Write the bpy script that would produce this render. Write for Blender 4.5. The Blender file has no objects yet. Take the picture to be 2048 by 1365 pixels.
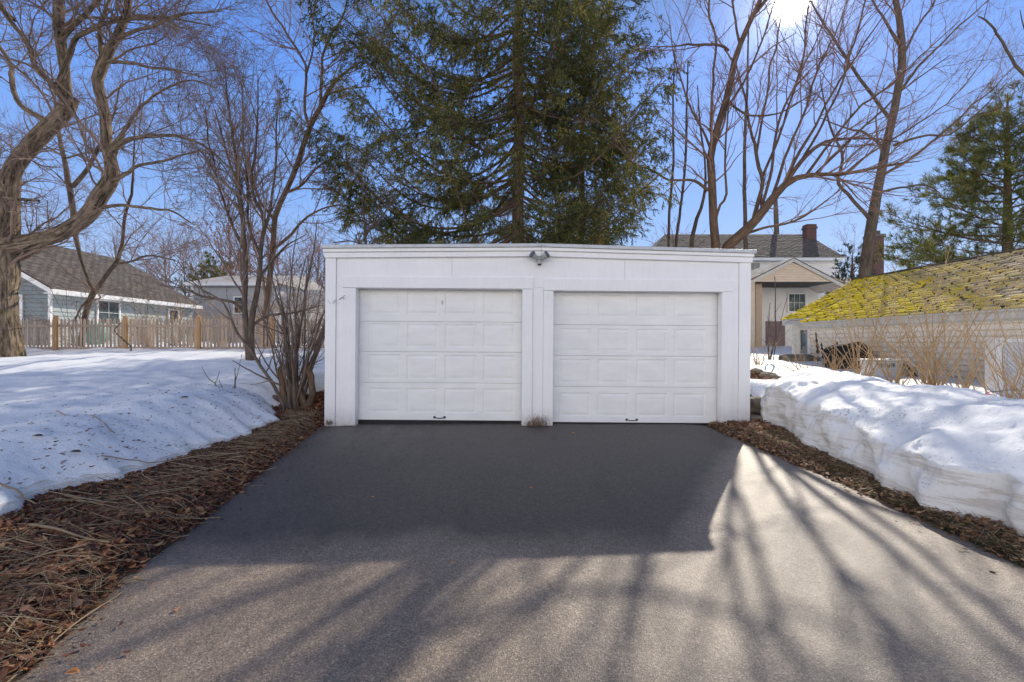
import bpy, math, random
import numpy as np
from mathutils import Vector

random.seed(7)
SC = bpy.context.scene
COL = SC.collection
F, CX, CY, CZ = 910.0, 1024.0, 682.0, 1.39
GY = 7.52                                   # garage front plane
SUN = Vector((561 / 910, 1.0, 0.749)).normalized()

# ------------------------------------------------------------------ helpers
def at(px, py, Y):
    return np.array([(px - CX) / F * Y, Y, CZ - (py - CY) / F * Y])

def link(o, parent=None):
    COL.objects.link(o)
    if parent is not None:
        o.parent = parent
        o.matrix_parent_inverse = parent.matrix_world.inverted() if False else o.matrix_parent_inverse
    return o

def tag(o, label=None, cat=None, group=None, kind=None):
    if label: o['label'] = label
    if cat: o['category'] = cat
    if group: o['group'] = group
    if kind: o['kind'] = kind
    return o

def thing(name, label, cat, group=None, loc=(0, 0, 0)):
    o = bpy.data.objects.new(name, None)
    o.location = loc
    o.empty_display_size = 0.2
    COL.objects.link(o)
    return tag(o, label, cat, group)

def raw_mesh(name, V, quads=None, tris=None, smooth=False):
    me = bpy.data.meshes.new(name)
    V = np.asarray(V, dtype=np.float32).reshape(-1, 3)
    me.vertices.add(len(V)); me.vertices.foreach_set('co', V.ravel())
    L = []; starts = []; pos = 0
    if quads is not None and len(quads):
        q = np.asarray(quads, dtype=np.int32).reshape(-1, 4)
        L.append(q.ravel()); starts.append(np.arange(len(q)) * 4 + pos); pos += q.size
    if tris is not None and len(tris):
        t = np.asarray(tris, dtype=np.int32).reshape(-1, 3)
        L.append(t.ravel()); starts.append(np.arange(len(t)) * 3 + pos); pos += t.size
    L = np.concatenate(L); starts = np.concatenate(starts).astype(np.int32)
    me.loops.add(len(L)); me.loops.foreach_set('vertex_index', L)
    me.polygons.add(len(starts)); me.polygons.foreach_set('loop_start', starts)
    me.update(calc_edges=True)
    if smooth:
        me.polygons.foreach_set('use_smooth', np.ones(len(starts), dtype=bool))
    me.validate()
    return me

def obj(name, me, mat=None, parent=None, origin=(0, 0, 0)):
    o = bpy.data.objects.new(name, me)
    if mat: me.materials.append(mat)
    COL.objects.link(o)
    if parent is not None:
        o.parent = parent
        o.location = -Vector(parent.location)          # mesh data is in world coordinates
    return o

class MB:
    def __init__(s): s.v = []; s.f = []
    def quad(s, a, b, c, d):
        n = len(s.v); s.v += [tuple(a), tuple(b), tuple(c), tuple(d)]; s.f.append((n, n+1, n+2, n+3))
    def poly(s, pts):
        n = len(s.v); s.v += [tuple(p) for p in pts]; s.f.append(tuple(range(n, n+len(pts))))
    def box(s, x0, x1, y0, y1, z0, z1):
        n = len(s.v)
        s.v += [(x0,y0,z0),(x1,y0,z0),(x1,y1,z0),(x0,y1,z0),(x0,y0,z1),(x1,y0,z1),(x1,y1,z1),(x0,y1,z1)]
        s.f += [tuple(n+i for i in q) for q in ((0,3,2,1),(4,5,6,7),(0,1,5,4),(1,2,6,5),(2,3,7,6),(3,0,4,7))]
    def prism(s, poly, d):
        """poly: list of 3D points, extruded by vector d"""
        n = len(s.v); k = len(poly); d = np.asarray(d, float)
        s.v += [tuple(p) for p in poly] + [tuple(np.asarray(p, float) + d) for p in poly]
        s.f.append(tuple(n+i for i in range(k))[::-1]); s.f.append(tuple(n+k+i for i in range(k)))
        for i in range(k):
            j = (i+1) % k
            s.f.append((n+i, n+j, n+k+j, n+k+i))
    def build(s, name, mat, parent=None, smooth=False, bevel=0):
        me = bpy.data.meshes.new(name); me.from_pydata([tuple(map(float, v)) for v in s.v], [], s.f); me.update()
        import bmesh
        bm = bmesh.new(); bm.from_mesh(me)
        if not bevel: pass
        bmesh.ops.recalc_face_normals(bm, faces=bm.faces); bm.to_mesh(me); bm.free()
        if smooth: me.polygons.foreach_set('use_smooth', np.ones(len(me.polygons), dtype=bool))
        o = obj(name, me, mat, parent)
        if bevel:
            b = o.modifiers.new('bevel', 'BEVEL'); b.width = bevel; b.segments = 2; b.limit_method = 'ANGLE'
        return o

# numpy value noise -------------------------------------------------
def _hash(ix, iy, iz, seed):
    h = (ix.astype(np.int64) * 374761393 + iy.astype(np.int64) * 668265263 + iz.astype(np.int64) * 2147483647 + seed * 1274126177) & 0xFFFFFFFF
    h = ((h ^ (h >> 13)) * 1274126177) & 0xFFFFFFFF
    h = ((h ^ (h >> 16)) * 2246822519) & 0xFFFFFFFF
    return ((h ^ (h >> 15)) & 0xFFFFFF) / float(0xFFFFFF) * 2 - 1

def vnoise(x, y, z=None, seed=0):
    x = np.asarray(x, float); y = np.asarray(y, float); z = np.zeros_like(x) if z is None else np.asarray(z, float)
    x, y, z = np.broadcast_arrays(x, y, z)
    ix, iy, iz = np.floor(x), np.floor(y), np.floor(z)
    fx, fy, fz = x-ix, y-iy, z-iz
    fx = fx*fx*fx*(fx*(fx*6-15)+10); fy = fy*fy*fy*(fy*(fy*6-15)+10); fz = fz*fz*fz*(fz*(fz*6-15)+10)
    r = 0
    for dx in (0, 1):
        for dy in (0, 1):
            for dz in (0, 1):
                w = (fx if dx else 1-fx) * (fy if dy else 1-fy) * (fz if dz else 1-fz)
                r = r + w * _hash(ix+dx, iy+dy, iz+dz, seed)
    return r

def fbm(x, y, z=None, oct=4, seed=0):
    r = 0; a = 1.0; s = 1.0
    for i in range(oct):
        r = r + a * vnoise(np.asarray(x)*s, np.asarray(y)*s, None if z is None else np.asarray(z)*s, seed+i*17)
        a *= .5; s *= 2.03
    return r / 1.6

def sstep(t):
    t = np.clip(t, 0, 1); return t*t*(3-2*t)

# ------------------------------------------------------------------ materials
def new_mat(name):
    m = bpy.data.materials.new(name); m.use_nodes = True
    nt = m.node_tree; nt.nodes.clear()
    out = nt.nodes.new('ShaderNodeOutputMaterial'); b = nt.nodes.new('ShaderNodeBsdfPrincipled')
    nt.links.new(b.outputs[0], out.inputs[0])
    return m, nt, b, out

def N(nt, typ, **kw):
    n = nt.nodes.new(typ)
    for k, v in kw.items():
        if k in n.inputs.keys() if isinstance(k, str) else False: n.inputs[k].default_value = v
        else: setattr(n, k, v)
    return n

def noise(nt, scale, detail=4, rough=.6, vec=None, dist=0):
    n = nt.nodes.new('ShaderNodeTexNoise'); n.inputs['Scale'].default_value = scale
    n.inputs['Detail'].default_value = detail; n.inputs['Roughness'].default_value = rough; n.inputs['Distortion'].default_value = dist
    if vec is not None: nt.links.new(vec, n.inputs['Vector'])
    return n

def pos(nt, scale=None):
    g = nt.nodes.new('ShaderNodeNewGeometry')
    if scale is None: return g.outputs['Position']
    m = nt.nodes.new('ShaderNodeMapping'); m.inputs['Scale'].default_value = scale
    nt.links.new(g.outputs['Position'], m.inputs['Vector']); return m.outputs[0]

def ramp(nt, fac, stops):
    r = nt.nodes.new('ShaderNodeValToRGB'); e = r.color_ramp.elements
    while len(e) < len(stops): e.new(.5)
    for el, (p, c) in zip(e, stops):
        el.position = p; el.color = (*c, 1) if len(c) == 3 else c
    nt.links.new(fac, r.inputs[0]); return r.outputs[0]

def mixc(nt, fac, a, b, mode='MIX'):
    m = nt.nodes.new('ShaderNodeMix'); m.data_type = 'RGBA'; m.blend_type = mode
    for sock, v in ((m.inputs[0], fac), (m.inputs[6], a), (m.inputs[7], b)):
        if isinstance(v, (int, float)): sock.default_value = v
        elif isinstance(v, tuple): sock.default_value = (*v, 1)
        else: nt.links.new(v, sock)
    return m.outputs[2]

def math_(nt, op, a, b=None, clamp=False):
    m = nt.nodes.new('ShaderNodeMath'); m.operation = op; m.use_clamp = clamp
    for i, v in enumerate((a, b)):
        if v is None: continue
        if isinstance(v, (int, float)): m.inputs[i].default_value = v
        else: nt.links.new(v, m.inputs[i])
    return m.outputs[0]

def bump(nt, b, h, strength=.3, dist=.01):
    n = nt.nodes.new('ShaderNodeBump'); n.inputs['Strength'].default_value = strength; n.inputs['Distance'].default_value = dist
    nt.links.new(h, n.inputs['Height']); nt.links.new(n.outputs[0], b.inputs['Normal']); return n

def mat_simple(name, c1, c2, scale=3, rough=.7, bmp=.15, bdist=.004, bscale=None, spec=.3, vscale=None):
    m, nt, b, _ = new_mat(name)
    p = pos(nt, vscale)
    n = noise(nt, scale, 5, .6, p)
    nt.links.new(ramp(nt, n.outputs[0], [(.3, c1), (.7, c2)]), b.inputs['Base Color'])
    b.inputs['Roughness'].default_value = rough; b.inputs['Specular IOR Level'].default_value = spec
    if bmp:
        n2 = noise(nt, bscale or scale*6, 4, .6, p); bump(nt, b, n2.outputs[0], bmp, bdist)
    return m

M = {}
def white_paint():
    m, nt, b, _ = new_mat('white_paint')
    g = pos(nt); n = noise(nt, 1.7, 5, .65, g)
    col = ramp(nt, n.outputs[0], [(.3, (.80, .795, .81)), (.7, (.86, .855, .86))])
    st = noise(nt, 5, 4, .6, pos(nt, (6, 6, .6)))
    stc = ramp(nt, st.outputs[0], [(.45, (1, 1, 1)), (.75, (.965, .96, .95))])
    col = mixc(nt, 1.0, col, stc, 'MULTIPLY')
    sep = nt.nodes.new('ShaderNodeSeparateXYZ'); nt.links.new(g, sep.inputs[0])
    zf = math_(nt, 'MULTIPLY_ADD', sep.outputs[2], -3.2); zf.node.inputs[2].default_value = 1.0; zf.node.use_clamp = True
    n2 = noise(nt, 14, 5, .7, g)
    gf = math_(nt, 'MULTIPLY', zf, n2.outputs[0]); gf = math_(nt, 'MULTIPLY', gf, .9, True)
    col = mixc(nt, gf, col, (.30, .27, .23))
    nt.links.new(col, b.inputs['Base Color']); b.inputs['Roughness'].default_value = .55
    b.inputs['Specular IOR Level'].default_value = .35
    n3 = noise(nt, 60, 3, .6, pos(nt, (1, 1, .15))); bump(nt, b, n3.outputs[0], .06, .003)
    return m
M['white'] = white_paint()
M['door'] = mat_simple('door_paint', (.75, .75, .75), (.84, .84, .83), 2.2, .5, .10, .003, 45, .35, (1, 1, 3))
M['metal_grey'] = mat_simple('grey_metal', (.40, .42, .45), (.55, .57, .60), 8, .4, .1, .002, 60, .5)
M['dark_rubber'] = mat_simple('dark_rubber', (.012, .012, .013), (.03, .03, .03), 10, .7)
M['black_iron'] = mat_simple('black_iron', (.03, .03, .035), (.07, .07, .08), 20, .45, .2, .002, 90, .5)
M['lamp_grey'] = mat_simple('lamp_grey', (.30, .31, .30), (.46, .46, .43), 40, .5)
M['lamp_dark'] = mat_simple('lamp_dark', (.05, .07, .09), (.09, .12, .15), 30, .35, spec=.6)
M['roof_felt'] = mat_simple('roof_felt', (.10, .10, .10), (.18, .18, .17), 4, .9)

def asphalt():
    m, nt, b, _ = new_mat('asphalt')
    g = pos(nt)
    big = noise(nt, .55, 5, .65, g)
    col = ramp(nt, big.outputs[0], [(.25, (.19, .153, .124)), (.5, (.255, .203, .162)), (.75, (.325, .26, .208))])
    # garage's cast shadow painted into the asphalt colour, fainter at the left
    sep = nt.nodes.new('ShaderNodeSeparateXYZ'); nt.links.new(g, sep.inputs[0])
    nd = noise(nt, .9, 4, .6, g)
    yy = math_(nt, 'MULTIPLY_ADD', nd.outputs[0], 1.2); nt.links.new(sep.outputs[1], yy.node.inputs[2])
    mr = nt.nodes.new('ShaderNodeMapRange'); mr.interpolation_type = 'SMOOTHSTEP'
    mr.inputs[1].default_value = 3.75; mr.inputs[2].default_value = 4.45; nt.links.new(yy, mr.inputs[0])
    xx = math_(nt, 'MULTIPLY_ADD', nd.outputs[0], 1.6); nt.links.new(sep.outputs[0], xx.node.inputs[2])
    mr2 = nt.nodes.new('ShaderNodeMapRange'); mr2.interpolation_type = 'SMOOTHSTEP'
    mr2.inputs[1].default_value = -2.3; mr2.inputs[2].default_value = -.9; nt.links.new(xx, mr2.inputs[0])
    shadow_tint = math_(nt, 'MULTIPLY', mr.outputs[0], math_(nt, 'MULTIPLY_ADD', mr2.outputs[0], .22)); shadow_tint.node.inputs[0].links[0].from_node
    shadow_tint.node.inputs[1].links[0].from_node.inputs[2].default_value = .78
    # right limit of the painted shadow, running obliquely from the garage corner
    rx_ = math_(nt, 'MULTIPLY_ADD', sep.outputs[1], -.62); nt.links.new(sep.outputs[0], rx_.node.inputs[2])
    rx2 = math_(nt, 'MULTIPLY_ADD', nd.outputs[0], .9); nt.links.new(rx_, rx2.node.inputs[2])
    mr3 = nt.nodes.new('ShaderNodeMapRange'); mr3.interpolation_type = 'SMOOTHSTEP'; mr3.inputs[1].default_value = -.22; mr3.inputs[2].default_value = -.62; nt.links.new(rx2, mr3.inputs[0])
    shadow_tint = math_(nt, 'MULTIPLY', shadow_tint, mr3.outputs[0])
    shadow_tint = math_(nt, 'MULTIPLY', shadow_tint, .93)
    col = mixc(nt, shadow_tint, col, mixc(nt, .12, (.052, .047, .043), col))
    # pale dry dusty patch in front of the left door, and a few darker drips
    pz = noise(nt, 1.3, 6, .7, pos(nt, (1, .55, 1)))
    px1 = nt.nodes.new('ShaderNodeMapRange'); px1.interpolation_type = 'SMOOTHSTEP'; px1.inputs[1].default_value = -.2; px1.inputs[2].default_value = -1.6; nt.links.new(sep.outputs[0], px1.inputs[0])
    py1 = nt.nodes.new('ShaderNodeMapRange'); py1.interpolation_type = 'SMOOTHSTEP'; py1.inputs[1].default_value = 5.2; py1.inputs[2].default_value = 7.2; nt.links.new(sep.outputs[1], py1.inputs[0])
    pf = math_(nt, 'MULTIPLY', math_(nt, 'MULTIPLY', px1.outputs[0], py1.outputs[0]), ramp(nt, pz.outputs[0], [(.42, (0, 0, 0)), (.62, (1, 1, 1))]))
    col = mixc(nt, math_(nt, 'MULTIPLY', pf, .55), col, (.19, .172, .152))
    st2 = noise(nt, 2.1, 5, .6, pos(nt, (1.2, .35, 1)))
    col = mixc(nt, 1., col, ramp(nt, st2.outputs[0], [(.30, (.78, .78, .79)), (.42, (1, 1, 1)), (.68, (1, 1, 1)), (.8, (1.1, 1.08, 1.05))]), 'MULTIPLY')
    # aggregate
    v = nt.nodes.new('ShaderNodeTexVoronoi'); v.inputs['Scale'].default_value = 150; nt.links.new(g, v.inputs['Vector'])
    sp = nt.nodes.new('ShaderNodeSeparateColor'); nt.links.new(v.outputs['Color'], sp.inputs[0])
    agg = ramp(nt, sp.outputs[0], [(0, (.55, .53, .52)), (.45, (.9, .88, .86)), (.8, (1.12, 1.1, 1.07)), (1, (1.75, 1.7, 1.6))])
    col = mixc(nt, 1.0, col, agg, 'MULTIPLY')
    n2 = noise(nt, 18, 5, .7, g)
    col = mixc(nt, 1.0, col, ramp(nt, n2.outputs[0], [(.3, (.78, .78, .79)), (.7, (1.2, 1.19, 1.16))]), 'MULTIPLY')
    # fine hairline crack
    vc = nt.nodes.new('ShaderNodeTexVoronoi'); vc.feature = 'DISTANCE_TO_EDGE'; vc.inputs['Scale'].default_value = .33
    wn = noise(nt, 2.4, 5, .6, g); wm = mixc(nt, .22, g, wn.outputs['Color']); nt.links.new(wm, vc.inputs['Vector'])
    ck = ramp(nt, vc.outputs[0], [(0, (.55, .55, .55)), (.0028, (1, 1, 1))])
    col = mixc(nt, .5, col, mixc(nt, 1.0, col, ck, 'MULTIPLY'))
    nt.links.new(col, b.inputs['Base Color'])
    b.inputs['Roughness'].default_value = .57; b.inputs['Specular IOR Level'].default_value = .50
    h = math_(nt, 'ADD', v.outputs['Distance'], n2.outputs[0])
    bump(nt, b, h, .45, .004)
    return m
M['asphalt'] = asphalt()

def snow_mat(name, dirt_edges):
    m, nt, b, _ = new_mat(name)
    g = nt.nodes.new('ShaderNodeNewGeometry'); p = g.outputs['Position']
    n = noise(nt, 1.1, 5, .6, p)
    col = ramp(nt, n.outputs[0], [(.3, (.88, .895, .93)), (.7, (.95, .955, .965))])
    # speckled debris
    sp = noise(nt, 38, 2, .5, p); sp2 = noise(nt, 1.3, 3, .6, p)
    th = math_(nt, 'MULTIPLY', sp.outputs[0], math_(nt, 'ADD', sp2.outputs[0], .42))
    deb = ramp(nt, th, [(.645, (0, 0, 0)), (.70, (1, 1, 1))])
    col = mixc(nt, math_(nt, 'MULTIPLY', deb, .55), col, (.20, .15, .12))
    sepn = nt.nodes.new('ShaderNodeSeparateXYZ'); nt.links.new(g.outputs['True Normal'], sepn.inputs[0])
    if dirt_edges:
        steep = nt.nodes.new('ShaderNodeMapRange'); steep.interpolation_type = 'SMOOTHSTEP'
        steep.inputs[1].default_value = .78; steep.inputs[2].default_value = .35
        nt.links.new(sepn.outputs[2], steep.inputs[0])
        ms = nt.nodes.new('ShaderNodeMapping'); ms.inputs['Scale'].default_value = (.35, .35, 4.2); nt.links.new(p, ms.inputs['Vector'])
        bands = noise(nt, 2.2, 7, .62, ms.outputs[0], .35)
        grey = ramp(nt, bands.outputs[0], [(.28, (.50, .46, .41)), (.40, (.76, .74, .70)), (.455, (.52, .47, .41)), (.50, (.80, .78, .75)), (.58, (.86, .85, .83)), (.645, (.58, .53, .47)), (.70, (.84, .83, .81))])
        col = mixc(nt, math_(nt, 'MULTIPLY', steep.outputs[0], .80), col, mixc(nt, .12, grey, (.7, .7, .7)))
    nt.links.new(col, b.inputs['Base Color'])
    b.inputs['Roughness'].default_value = .55; b.inputs['Specular IOR Level'].default_value = .25
    b.inputs['Subsurface Weight'].default_value = .0
    nb = noise(nt, 17, 7, .7, p); nb2 = noise(nt, 120, 3, .6, p)
    bump(nt, b, math_(nt, 'ADD', nb.outputs[0], math_(nt, 'MULTIPLY', nb2.outputs[0], .4)), .7, .035)
    return m
M['snow'] = snow_mat('snow', True)
M['bank'] = snow_mat('bank_snow', True)

def soil():
    m, nt, b, _ = new_mat('soil')
    p = pos(nt)
    n = noise(nt, 9, 8, .75, p); n2 = noise(nt, 1.2, 4, .6, p)
    c = ramp(nt, n.outputs[0], [(.25, (.018, .013, .009)), (.5, (.055, .035, .022)), (.75, (.13, .075, .045))])
    c = mixc(nt, math_(nt, 'MULTIPLY', n2.outputs[0], .5), c, (.05, .045, .025))
    nt.links.new(c, b.inputs['Base Color']); b.inputs['Roughness'].default_value = .95
    bump(nt, b, n.outputs[0], .9, .04)
    return m
M['soil'] = soil()

def bark(name, dark, light, scale=14, moss=0, strength=.8, dist=.03):
    m, nt, b, _ = new_mat(name)
    ab = nt.nodes.new('ShaderNodeAttribute'); ab.attribute_name = 'bark'
    mp = nt.nodes.new('ShaderNodeMapping'); mp.inputs['Scale'].default_value = (1, 1, .17); nt.links.new(ab.outputs['Vector'], mp.inputs['Vector']); p = mp.outputs[0]
    n = noise(nt, scale, 7, .72, p, .5); n2 = noise(nt, 1.3, 4, .6, pos(nt))
    c = ramp(nt, n.outputs[0], [(.36, dark), (.60, light)])
    c = mixc(nt, 1.0, c, ramp(nt, n2.outputs[0], [(.3, (.75, .74, .74)), (.7, (1.2, 1.18, 1.12))]), 'MULTIPLY')
    if moss:
        n3 = noise(nt, 2.3, 5, .7, pos(nt))
        f = ramp(nt, n3.outputs[0], [(.54, (0, 0, 0)), (.68, (moss, moss, moss))])
        c = mixc(nt, f, c, (.12, .115, .03))
    nt.links.new(c, b.inputs['Base Color']); b.inputs['Roughness'].default_value = .9; b.inputs['Specular IOR Level'].default_value = .15
    bump(nt, b, n.outputs[0], strength, dist)
    return m
M['bark_maple'] = bark('maple_bark', (.028, .021, .016), (.34, .262, .195), 15, .5, 1.0, .09)
M['bark_grey'] = bark('grey_bark', (.06, .046, .038), (.17, .132, .105), 22, .25)
M['bark_brown'] = bark('brown_bark', (.075, .05, .036), (.19, .128, .09), 22)
M['bark_spruce'] = bark('spruce_bark', (.08, .058, .044), (.23, .16, .115), 26)
M['twig_grey'] = mat_simple('grey_twigs', (.15, .105, .085), (.28, .20, .16), 1.5, .8, 0)
M['twig_red'] = mat_simple('reddish_twigs', (.17, .105, .085), (.31, .20, .16), 1.5, .8, 0)
M['twig_dark'] = mat_simple('dark_twigs', (.075, .055, .047), (.15, .11, .09), 1.5, .8, 0)
M['twig_tan'] = mat_simple('tan_stems', (.36, .235, .12), (.54, .38, .215), 4, .7, 0)
M['twig_shrub'] = mat_simple('shrub_stems', (.08, .06, .05), (.20, .15, .12), 5, .8, .3, .004, 40)

def needles(name, a, b_, trans, tr=.3):
    m, nt, b, out = new_mat(name)
    g = nt.nodes.new('ShaderNodeNewGeometry')
    n = noise(nt, .75, 4, .65, g.outputs['Position'])
    f = math_(nt, 'ADD', math_(nt, 'MULTIPLY', g.outputs['Random Per Island'], .45), math_(nt, 'MULTIPLY_ADD', n.outputs[0], 1.3)); f.node.inputs[1].links[0].from_node.inputs[2].default_value = -.33
    c = ramp(nt, f, [(.25, a), (.65, b_), (.95, trans)])
    nt.links.new(c, b.inputs['Base Color']); b.inputs['Roughness'].default_value = .7; b.inputs['Specular IOR Level'].default_value = .2
    t = nt.nodes.new('ShaderNodeBsdfTranslucent'); nt.links.new(mixc(nt, 1., c, (1.6, 1.5, .8), 'MULTIPLY'), t.inputs[0])
    mx = nt.nodes.new('ShaderNodeMixShader'); mx.inputs[0].default_value = tr
    nt.links.new(b.outputs[0], mx.inputs[1]); nt.links.new(t.outputs[0], mx.inputs[2]); nt.links.new(mx.outputs[0], out.inputs[0])
    return m
M['needle_spruce'] = needles('spruce_needles', (.085, .108, .048), (.23, .25, .098), (.62, .53, .22), .5)
M['needle_pine'] = needles('pine_needles', (.11, .135, .055), (.29, .31, .11), (.58, .55, .25), .52)
M['needle_far'] = needles('far_needles', (.05, .07, .05), (.09, .11, .075), (.14, .15, .09), .2)

def leaves_mat(name, stops, rough=.7, tr=.2):
    m, nt, b, out = new_mat(name)
    g = nt.nodes.new('ShaderNodeNewGeometry')
    c = ramp(nt, g.outputs['Random Per Island'], stops)
    nt.links.new(c, b.inputs['Base Color']); b.inputs['Roughness'].default_value = rough
    t = nt.nodes.new('ShaderNodeBsdfTranslucent'); nt.links.new(c, t.inputs[0])
    mx = nt.nodes.new('ShaderNodeMixShader'); mx.inputs[0].default_value = tr
    nt.links.new(b.outputs[0], mx.inputs[1]); nt.links.new(t.outputs[0], mx.inputs[2]); nt.links.new(mx.outputs[0], out.inputs[0])
    return m
M['leaves'] = leaves_mat('dead_leaves', [(0, (.045, .022, .014)), (.35, (.145, .052, .028)), (.65, (.28, .108, .052)), (.88, (.43, .20, .09)), (1, (.60, .36, .17))])
M['leaves_right'] = leaves_mat('dead_leaves_right', [(0, (.07, .035, .022)), (.35, (.20, .10, .055)), (.65, (.36, .19, .09)), (.88, (.50, .30, .15)), (1, (.62, .44, .25))])
M['straw'] = leaves_mat('straw', [(0, (.14, .09, .05)), (.5, (.34, .24, .14)), (1, (.58, .46, .30))])
M['moss_tuft'] = leaves_mat('moss_tuft', [(0, (.045, .045, .018)), (.6, (.12, .105, .04)), (1, (.26, .19, .10))])
M['oakleaf'] = leaves_mat('russet_leaves', [(0, (.16, .07, .04)), (.6, (.34, .16, .09)), (1, (.50, .29, .18))], .7, .35)

def wood(name, a, b_, scale=7):
    m, nt, b, _ = new_mat(name)
    n = noise(nt, scale, 5, .65, pos(nt, (6, 6, .5))); g = nt.nodes.new('ShaderNodeNewGeometry')
    c = ramp(nt, n.outputs[0], [(.3, a), (.7, b_)])
    c = mixc(nt, 1., c, ramp(nt, g.outputs['Random Per Island'], [(0, (.72, .72, .74)), (1, (1.2, 1.18, 1.15))]), 'MULTIPLY')
    nt.links.new(c, b.inputs['Base Color']); b.inputs['Roughness'].default_value = .8
    bump(nt, b, n.outputs[0], .4, .004); return m
M['picket'] = wood('weathered_picket', (.25, .19, .15), (.41, .33, .275))
M['post'] = wood('cedar_post', (.34, .20, .09), (.55, .36, .19))

def siding_mat(name, a, b_, dirt=0):
    m, nt, b, _ = new_mat(name)
    n = noise(nt, 2.0, 5, .65, pos(nt, (1, 1, 2)))
    c = ramp(nt, n.outputs[0], [(.3, a), (.7, b_)])
    if dirt:
        n2 = noise(nt, .8, 4, .6, pos(nt)); g = nt.nodes.new('ShaderNodeSeparateXYZ'); nt.links.new(pos(nt), g.inputs[0])
        zf = nt.nodes.new('ShaderNodeMapRange'); zf.inputs[1].default_value = 1.7; zf.inputs[2].default_value = .6; nt.links.new(g.outputs[2], zf.inputs[0])
        c = mixc(nt, math_(nt, 'MULTIPLY', math_(nt, 'MULTIPLY', zf.outputs[0], n2.outputs[0]), dirt, True), c, (.24, .25, .18))
    nt.links.new(c, b.inputs['Base Color']); b.inputs['Roughness'].default_value = .6; return m
M['siding_shed'] = siding_mat('shed_siding', (.84, .745, .62), (.92, .83, .71), .55)
M['siding_cream'] = siding_mat('cream_siding', (.66, .53, .40), (.76, .63, .49))
M['siding_tan'] = siding_mat('tan_siding', (.46, .34, .24), (.55, .42, .30))
M['siding_white'] = siding_mat('white_siding', (.72, .70, .67), (.80, .78, .75))
M['siding_blue_shaded'] = siding_mat('blue_grey_siding_shaded', (.13, .165, .185), (.18, .215, .235))  # blue-grey paint with the gable's shade put into the colour
M['siding_blue_lit'] = siding_mat('blue_grey_siding_lit', (.30, .345, .345), (.38, .42, .41))  # same paint as the gable, with sunlight on the side wall put into the colour
M['siding_grey'] = siding_mat('grey_siding', (.33, .34, .37), (.42, .43, .45))
M['trim'] = mat_simple('trim_white', (.68, .67, .66), (.78, .77, .76), 4, .6, .1)
M['trim_old'] = mat_simple('trim_weathered', (.52, .50, .46), (.68, .66, .61), 5, .7, .2)
M['soffit'] = mat_simple('dark_soffit', (.035, .04, .04), (.07, .075, .07), 5, .8)
M['brown_door'] = mat_simple('brown_panel', (.17, .125, .12), (.26, .19, .18), 3, .8, .3)
M['brick'] = None
def brick():
    m, nt, b, _ = new_mat('brick')
    t = nt.nodes.new('ShaderNodeTexBrick'); t.inputs['Scale'].default_value = 1.0
    t.inputs['Brick Width'].default_value = .21; t.inputs['Row Height'].default_value = .075; t.inputs['Mortar Size'].default_value = .008
    t.inputs['Color1'].default_value = (.11, .035, .028, 1); t.inputs['Color2'].default_value = (.06, .025, .022, 1); t.inputs['Mortar'].default_value = (.16, .14, .13, 1)
    s = nt.nodes.new('ShaderNodeSeparateXYZ'); nt.links.new(pos(nt), s.inputs[0])
    cb = nt.nodes.new('ShaderNodeCombineXYZ'); nt.links.new(math_(nt, 'ADD', s.outputs[0], s.outputs[1]), cb.inputs[0]); nt.links.new(s.outputs[2], cb.inputs[1])
    nt.links.new(cb.outputs[0], t.inputs['Vector']); nt.links.new(t.outputs[0], b.inputs['Base Color']); b.inputs['Roughness'].default_value = .9
    return m
M['brick'] = brick()
def shingle(name, a, b_):
    m, nt, b, _ = new_mat(name)
    g = nt.nodes.new('ShaderNodeNewGeometry')
    n = noise(nt, 3, 6, .75, pos(nt, (1, 1, 1))); n2 = noise(nt, 40, 3, .6, pos(nt))
    f = math_(nt, 'ADD', math_(nt, 'MULTIPLY', n.outputs[0], .6), math_(nt, 'MULTIPLY', n2.outputs[0], .4))
    c = ramp(nt, f, [(.35, a), (.62, b_)])
    c = mixc(nt, 1., c, ramp(nt, g.outputs['Random Per Island'], [(0, (.75, .75, .75)), (1, (1.25, 1.22, 1.18))]), 'MULTIPLY')
    nt.links.new(c, b.inputs['Base Color']); b.inputs['Roughness'].default_value = .9
    bump(nt, b, n2.outputs[0], .5, .01); return m
M['shingle'] = shingle('grey_shingle', (.07, .06, .052), (.155, .13, .112))
M['shingle_light'] = shingle('light_shingle', (.30, .28, .26), (.46, .43, .40))
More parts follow.
